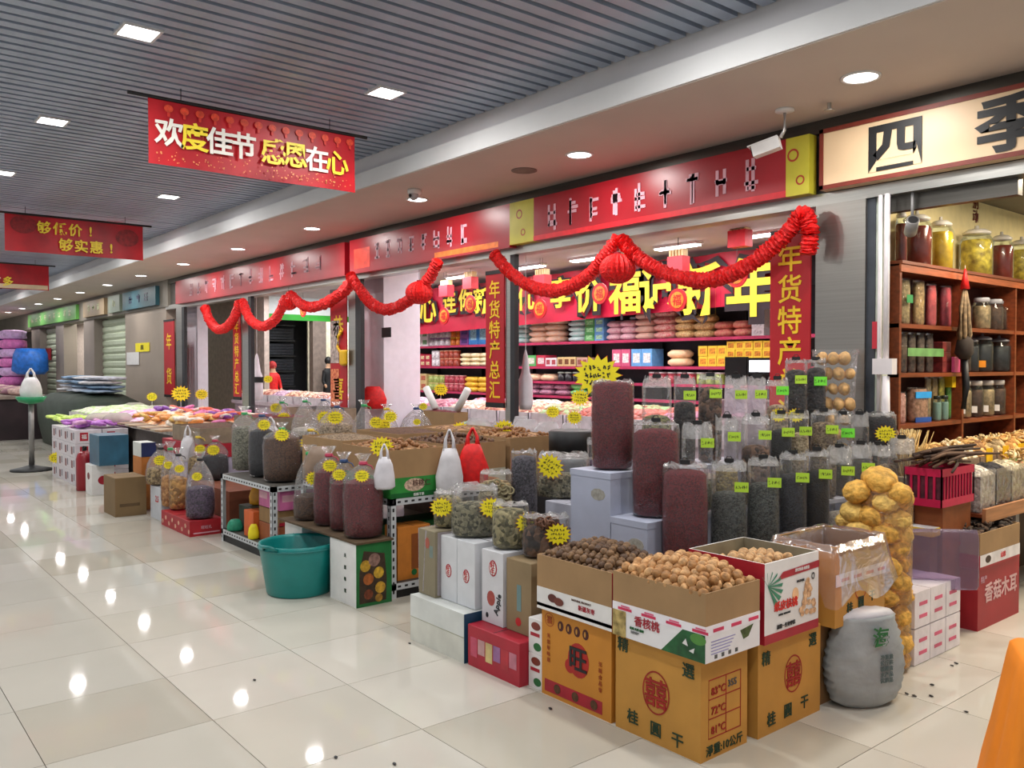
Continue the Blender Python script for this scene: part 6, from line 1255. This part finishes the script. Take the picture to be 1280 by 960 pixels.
# shelf 1.67: packs and jars
def hbag(label, px, w_, z, h, c, c2=None, name='herb_packet', grp=None, sc_=40):
    y = hy(px); W = w_*1.2/ppm(-2.5, y); h *= 1.08; t = thing(name, label, 'packet', (-2.5, y, z), R(90)-.15, grp); m = MB(); m.lathe([(W*.42, .003), (W*.48, h*.1), (W*.48, h*.8), (W*.4, h)], 14, sy=.45, sq=.6, jit=.03); m.obj('filling', M(c, .7, .35, sc_, c2=c2), t, True)
    m = MB(); m.lathe([(W*.43, 0), (W*.5, h*.1), (W*.5, h*.85), (W*.44, h*1.05)], 14, sy=.5, sq=.6, jit=.03, caps=False); m.obj('plastic', CLEAR, t, True); return t
Z1, Z2, Z3, Z4 = 1.672, 1.377, 1.067, .802
t = hbag('tall clear bag of pale dried stems with a green label', 1129, 16, Z1, .25, '#b09a68', '#6a5a34'); flatpoly(prect(-.03, .03, .13, .18), M('#2f8a4a'), t, (0, -.04, 0))
hbag('tall clear bag of tan roots on the upper herb shelf', 1147, 16, Z1, .25, '#b8985c', '#5a4424'); hbag('red printed pack, left of two on the upper herb shelf', 1163, 14, Z1, .24, '#c04a4a', '#8a2030', sc_=12); hbag('red printed pack, right of two on the upper herb shelf', 1181, 15, Z1, .24, '#c84a54', '#94283a', sc_=12)
for i, px in enumerate((1226, 1242, 1256)): jar(['squat jar of tan slices', 'jar of dark violet herb', 'jar of brown herb near the upright'][i]+' on the upper herb shelf', -2.5, hy(px), Z1, .06, .22, LIQ['pale' if i == 0 else 'dark'], 'jars on the upper herb shelf', '#b8b8c0', None, knob=False)
# shelf 1.375
for i in range(4): hbag('upright bundle of grey brown twigs with a green band on the middle herb shelf', 1128+11*i, 11, Z2, .22, '#6f5a44', '#33261c', grp='twig bundles on the middle herb shelf')
y0, y1 = hy(1121), hy(1166); m = MB(); m.box(-2.435, -2.432, y0, y1, Z2+.1, Z2+.15); tag(m.obj('green_band', M('#6a9a5a', .5, .2)), 'green paper band around the twig bundles', 'band')
for k in range(3):
    y = hy(1176)-.02; m = MB(); t = carton(['lowest', 'middle', 'upper'][k]+' small dark red tea box in the stack on the middle herb shelf', -2.6, -2.45, y-.07, y+.05, Z2+.066*k, Z2+.066*(k+1)-.002, M('#7a2a2a', .5, .3, 30), name='tea_box', seams=False, group='dark red tea boxes')
t = carton('pink box in front of the dark red tea boxes', -2.44, -2.42+.0, hy(1180)-.03, hy(1180)+.05, Z2, Z2+.1, M('#c84a78', .5, .1), name='tea_box', seams=False)
for px, r, h, l, lb in ((1206, .06, .25, 'jar with a cream label beside the hanging snake', '#b8b070'), (1218, .05, .24, 'clear jar behind the hanging snake', None), (1231, .075, .26, 'dark jar with an orange label on the middle herb shelf', '#e8901a'), (1252, .085, .25, 'wide jar of dark herb on the middle herb shelf', None)): jar(l, -2.52, hy(px), Z2, r*.95, h, M('#2a2628', .5, .3, 20) if px > 1210 else LIQ['dark'], None, '#8a8a90', lb)
# shelf 1.065
t = hbag('blue and white printed snack bag on the lower herb shelf', 1147, 28, Z3, .19, '#c89a7c', '#8a6040'); m = MB(); m.box(-.08, .08, -.045, -.04, .15, .19); m.obj('blue_top', M('#2a9ae0'), t); m = MB(); m.box(-.08, .08, -.045, -.04, .0, .03); m.obj('blue_foot', M('#2050a0'), t)
hbag('small white and red bag beside the conduit on the lower herb shelf', 1127, 12, Z3, .17, '#e0b0a0', '#a85a48')
for i, px in enumerate((1164, 1173)): jar('small jar with a pale green label, %s of two' % ['left', 'right'][i], -2.46, hy(px), Z3, .026, .16, M('#9ab8a8', .5), None, '#26302a', None, knob=False)
t = hbag('tall green box with a yellow lid on the lower herb shelf', 1188, 13, Z3, .27, '#5a9a2c', '#3f7a1c'); m = MB(); m.box(-.05, .05, -.045, .045, .21, .285); m.obj('yellow_top', M('#f0c818'), t)
for i, px in enumerate((1160, 1168, 1177)): hbag('tan packet behind the small jars, %s' % ['left', 'middle', 'right'][i], px, 9, Z3, .25, ['#b8a070', '#a8884c', '#c8b838'][i])
for i, px in enumerate((1203, 1218, 1232, 1246, 1259)): jar('jar of curled brown slices with a small white tag, %s in the lower row' % ['first', 'second', 'third', 'fourth', 'fifth'][i], -2.5, hy(px), Z3, .06, .25, LIQ['dark' if i % 2 else 'pale'], 'jars of brown slices on the lower herb shelf', '#c8c4c0', '#e8e4e0', knob=False)
# second unit at the right edge
m = MB(); m.box(-2.65, -2.42, 7.05, 8.2, 0, 2.0); t = tag(m.obj('dark_cabinet', M('#241512', .5, .2)), 'dark cabinet beyond the herb shelves at the right edge', 'cabinet')
for z in (1.05, 1.35, 1.65): m = MB(); m.box(-2.42, -2.41, 7.05, 8.2, z, z+.02); o = m.obj('brass_strip', M('#c89a3a', .3, metal=.8), t)
# hanging dried snake bundle
t = thing('dried_snake_bundle', 'bundle of dried snakes with a red tip hanging from the jar shelf', 'dried animal', (-2.36, onX(1205, 457, -2.36)[1], 1.44)); 
for i in range(7): m = MB(); a = i*.9; m.tube([(0, 0, .52), (.02*math.cos(a), .035*math.sin(a), .35), (.03*math.cos(a), .05*math.sin(a), .18), (.02*math.cos(a), .03*math.sin(a), .1)], [.005, .012, .014, .01], 7); m.obj('snake', M('#7a6448', .7, .4, 40), t, True)
m = MB(); m.lathe([(.03, .47), (.005, .6)], 10); m.obj('red_tip', BRIGHTRED, t, True); m = MB(); m.lathe([(.03, .02), (.055, .06), (.05, .14), (.03, .17)], 10, jit=.15); m.obj('dark_knot', M('#2a1f18', .8), t, True); m = MB(); m.tube([(0, 0, .04), (.01, .01, -.15), (0, 0, -.3)], [.022, .024, .018], 8); m.obj('black_tail', BLACK, t, True); m = MB(); m.tube([(0, 0, .58), (0, 0, .62)], .002, 4); m.obj('string', WHITE, t)
text_ = thing('wall_writing', 'dark red handwriting on the yellow wall above the jars', 'writing', (-2.654, onX(1219, 262, -2.654)[1], onX(1219, 262, -2.654)[2])); 
for i, c in enumerate('别动'): text(c, M('#6a1c18', .7), .1, text_, (.004, 0, .05-.1*i), 'R', .01)
# counter: stepped wooden bench with bins
t = thing('herb_counter', 'stepped wooden counter with a pale wood front board in the herb shop', 'counter', (-1.93, 4.95, 0))
m = MB(); m.box(-.02, 0, 0, 2.6, .555, .63); m.obj('front_board', WOODL, t); m = MB(); m.box(-.22, -.02, 0, 2.6, .58, .6); m.obj('lower_step', WOODR, t); m = MB(); m.box(-.46, -.22, 0, 2.6, .74, .76); m.obj('upper_step', WOODR, t); m = MB(); m.box(-.23, -.215, 0, 2.6, .6, .74); m.obj('riser', WOODR, t)
for y in (.5, 1.2, 2.5): m = MB(); m.box(-.08, -.03, y, y+.05, 0, .555); m.obj('leg', M('#8a8480', .5), t)
m = MB(); m.box(-.46, -.4, 0, 2.6, 0, .74); m.obj('back_board', M('#3a1c12', .6), t)
BINC = [('#d8d0c4', 'white powder', '#a8a098'), ('#26222a', 'black seeds', '#0c0a0e'), ('#c8bca0', 'grey white slices', '#8a8068'), ('#b8785c', 'reddish cut herb', '#6a8a50'), ('#c89a5c', 'tan slices', '#7a5428'), ('#d8b888', 'pale slices', '#9a7444'), ('#b08858', 'brown root slices', '#5a3c1c')]
for i in range(7):
    c, nm, c2 = BINC[i]; y = 4.98+.22*i
    t = thing('clear_bin', 'clear square bin of %s on the front step of the herb counter' % nm, 'bin', (-2.14, y, .601)); m = MB(); m.box(.004, .166, .004, .2, .003, .2); o = m.obj('filling', M(c, .8, .3, 50, kind='grain', c2=c2), t); o['kind'] = 'stuff'; m = MB(); m.box(0, .17, 0, .003, 0, .23); m.box(0, .17, .2, .203, 0, .23); m.box(0, .003, 0, .203, 0, .23); m.box(.167, .17, 0, .203, 0, .23); m.obj('bin_walls', CLEAR, t)
    o = heap(.004, .166, .004, .2, .195, .2, .05, M(c, .8, .3, 50, kind='grain', c2=c2), '', parent=t, name='heaped_top', jit=.008, nn=8)
for i in range(10):
    c, c2, nm = [('#d8b070', '#8a5c24', 'golden slices'), ('#e0d4bc', '#b09468', 'white roots'), ('#c8985c', '#6a4420', 'brown slices'), ('#b8a078', '#6a5430', 'tan stems'), ('#d8a860', '#946024', 'orange chips')][i % 5]; y = 4.98+.25*i
    t = thing('herb_bin', 'shallow bin of %s on the rear step of the herb counter, %s' % (nm, 'near the shopfront' if i < 5 else 'further inside'), 'bin', (-2.39, y, .761)); m = MB(); m.box(0, .22, 0, .23, 0, .1); m.obj('tray', M('#8a7460', .6), t); heap(.004, .216, .004, .226, .1, .105, .09, M(c, .8, .3, 34, kind='grain', c2=c2), '', parent=t, name='heaped_top', jit=.014, nn=8)
    if i % 2 == 0 or i == 3: m = MB(); m.box(.222, .226, .07, .16, .03, .15); m.obj('yellow_card', M('#f0c018', .5), t)
CUR = [curl(M(c, .7, .3, 40), .02, i) for i, c in enumerate(('#d8b06c', '#e4cc9c', '#b88a50'))]
scatter('dried_slice', 'pale curled dried slice on the heaps of the herb counter', 'dried food', -2.36, -2.2, 5.0, 7.2, .91, 110, CUR, 'dried slices on the rear bins', 12, .02)
scatter('dried_slice', 'pale curled dried slice over the front bins of the herb counter', 'dried food', -2.13, -1.98, 5.65, 6.5, .845, 60, CUR, 'dried slices on the front bins', 13, .03)
# crimson basket with brown stalks and straw bundle
t = thing('plastic_basket', 'crimson slotted plastic basket at the end of the herb counter', 'basket', (-1.97, 4.5, .68)); bm_ = M('#c01848', .4, .08)
zb = 0; h = .2
for (a0, a1, b0, b1) in ((-.2, 0, 0, .006), (-.2, 0, .39, .396), (-.2, -.194, 0, .396), (-.006, 0, 0, .396)):
    for z0, z1 in ((0, .04), (.16, .2)): m = MB(); m.box(a0, a1, b0, b1, z0, z1); m.obj('rim', bm_, t)
    L_ = max(a1-a0, b1-b0); n = int(L_/.035)
    m = MB()
    for k in range(n+1):
        u = k*L_/n
        if a1-a0 > b1-b0: m.box(a0+u-.006 if k else a0, min(a0+u+.006, a1), b0, b1, .04, .16)
        else: m.box(a0, a1, b0+u-.006 if k else b0, min(b0+u+.006, b1), .04, .16)
    o = m.obj('slats', bm_, t); o['kind'] = 'stuff'
m = MB(); m.box(-.194, -.006, .006, .39, 0, .006); m.obj('basket_floor', bm_, t)
m = MB(); m.box(-.19, -.01, .01, .386, .007, .17); tag(m.obj('basket_contents', M('#5a2030', .8, .4, 30), loc=(-1.97, 4.5, .68)), 'dark dried pieces filling the crimson basket', 'dried food', kind='stuff')
t = carton('brown board box carrying the crimson basket', -2.17, -1.99, 4.56, 4.9, .0, .678, M('#8a4a20', .6, .15), seams=False, name='support_box')
t = thing('yellow_edged_board', 'board with a bright yellow edge beside the golden puff bag', 'board', (-2.0, 4.46, .56)); m = MB(); m.box(-.25, 0, 0, .09, 0, .012); m.obj('board', WHITE, t); m = MB(); m.box(-.25, .002, -.003, 0, -.03, .012); m.box(0, .003, 0, .09, -.03, .012); m.obj('yellow_edge', M('#e8c010', .5), t)
m = MB(); m.box(-2.24, -2.01, 4.46, 4.55, 0, .528); tag(m.obj('support_box', M('#7a4426', .7)), 'brown box under the yellow-edged board', 'box')
rnd = random.Random(41)
STK = []
for c in ('#4a3020', '#5f4430', '#38241a'):
    m = MB(); m.tube([(0, -.28, 0), (.01, -.1, .012), (-.005, .1, .004), (.01, .28, .0)], [.007, .009, .009, .006], 6); STK.append(m.mesh('stalk', M(c, .8, .3, 20), True))
for k in range(26): o = link('brown_stalk', rnd.choice(STK), None, (-2.07+rnd.uniform(-.08, .09), 4.74+rnd.uniform(-.05, .1), .89+.014*(k//5)+rnd.uniform(0, .008))); o.rotation_euler = (rnd.uniform(-.06, .06), 0, rnd.uniform(-.35, .35)); tag(o, 'long dark brown stalk lying across the crimson basket', 'dried stalk', 'brown stalks on the crimson basket')
STW = []
for c in ('#d8b878', '#c8a260', '#e4cc98'):
    m = MB(); m.tube([(0, 0, 0), (.006, .004, .12), (.0, .02, .26)], [.004, .004, .002], 5); STW.append(m.mesh('straw', M(c, .7, .2, 20), True))
for k in range(70): o = link('straw_stem', rnd.choice(STW), None, (-2.3+rnd.uniform(-.05, .05), 4.76+rnd.uniform(-.08, .12), .80)); o.rotation_euler = (rnd.uniform(-.35, .25), rnd.uniform(-.3, .3), rnd.uniform(0, 6)); tag(o, 'thin straw coloured stem standing in the bundle by the conduit', 'dried stalk', 'straw stems by the conduit')
m = MB(); m.box(-2.37, -2.2, 4.66, 4.92, 0, .798); tag(m.obj('support_box', M('#9a8a70', .8)), 'tan box under the straw stems', 'box')
# clear bag and lid things by the conduit
pouch('tall clear bag of russet flakes between the conduit and the crimson basket', -2.27, 4.52, .60, .12, .1, .34, 'seed', .8, None, clip=False); m = MB(); m.box(-2.34, -2.2, 4.46, 4.458+.13, .0, .598); tag(m.obj('support_box', DARK), 'dark box under the bag of russet flakes', 'box')
# conduit, switch box, door frame, bullet camera under the lintel
t = thing('electrical_conduit', 'white vertical conduit with a junction box beside the stainless pier', 'conduit', (-2.395, 4.74, 0)); WH2 = M('#dcd6d8', .45, .03)
m = MB(); m.tube([(0, 0, 1.38), (0, 0, 2.4)], .016, 10); m.obj('upper_pipe', WH2, t, True); m = MB(); m.tube([(-.045, .01, .9), (-.045, .01, 2.4)], .012, 10); m.obj('side_pipe', WH2, t, True)
m = MB(); m.tube([(.01, -.02, .92), (.012, -.02, 1.36)], [.03, .019], 12); m.obj('lower_pipe', WH2, t, True); m = MB(); m.box(-.06, .055, -.04, .02, 1.37, 1.46); m.obj('junction_box', WH2, t)
m = MB(); m.tube([(-.045, .01, 0), (-.045, .01, .9)], .012, 8); m.obj('foot_pipe', WH2, t, True)
m = MB(); m.box(-2.49, -2.445, 4.80, 4.86, 0, 2.4); struct('trim_31', m, M('#b8c0b4', .5)); 
m = MB(); m.box(-2.49, -1.75, 4.84, 4.90, 2.31, 2.399); struct('trim_32', m, STEELD)
t = thing('bullet_camera', 'grey bullet camera hanging under the lintel in front of the jars', 'camera', (-2.28, 4.8, 2.40)); m = MB(); m.tube([(0, 0, 0), (0, 0, -.17)], .009, 8); m.obj('rod', M('#8a8888', .4), t, True)
m = MB(); mt = Matrix.Translation((0, -.01, -.2)) @ Matrix.Rotation(R(-55), 4, 'Z') @ Matrix.Rotation(R(55), 4, 'Y') ; m.lathe([(.03, -.05), (.034, -.045), (.034, .06), (.03, .06)], 18, mt); m.obj('camera_body', M('#8f8c8a', .35, metal=.4), t, True); m = MB(); m.lathe([(.026, .061), (.026, .063)], 16, mt); m.obj('lens', BLACK, t)
notice(1091, 1098, 402, 436, 4.785, M('#c02838', .5), 'small red and white notice on the strip beside the conduit')
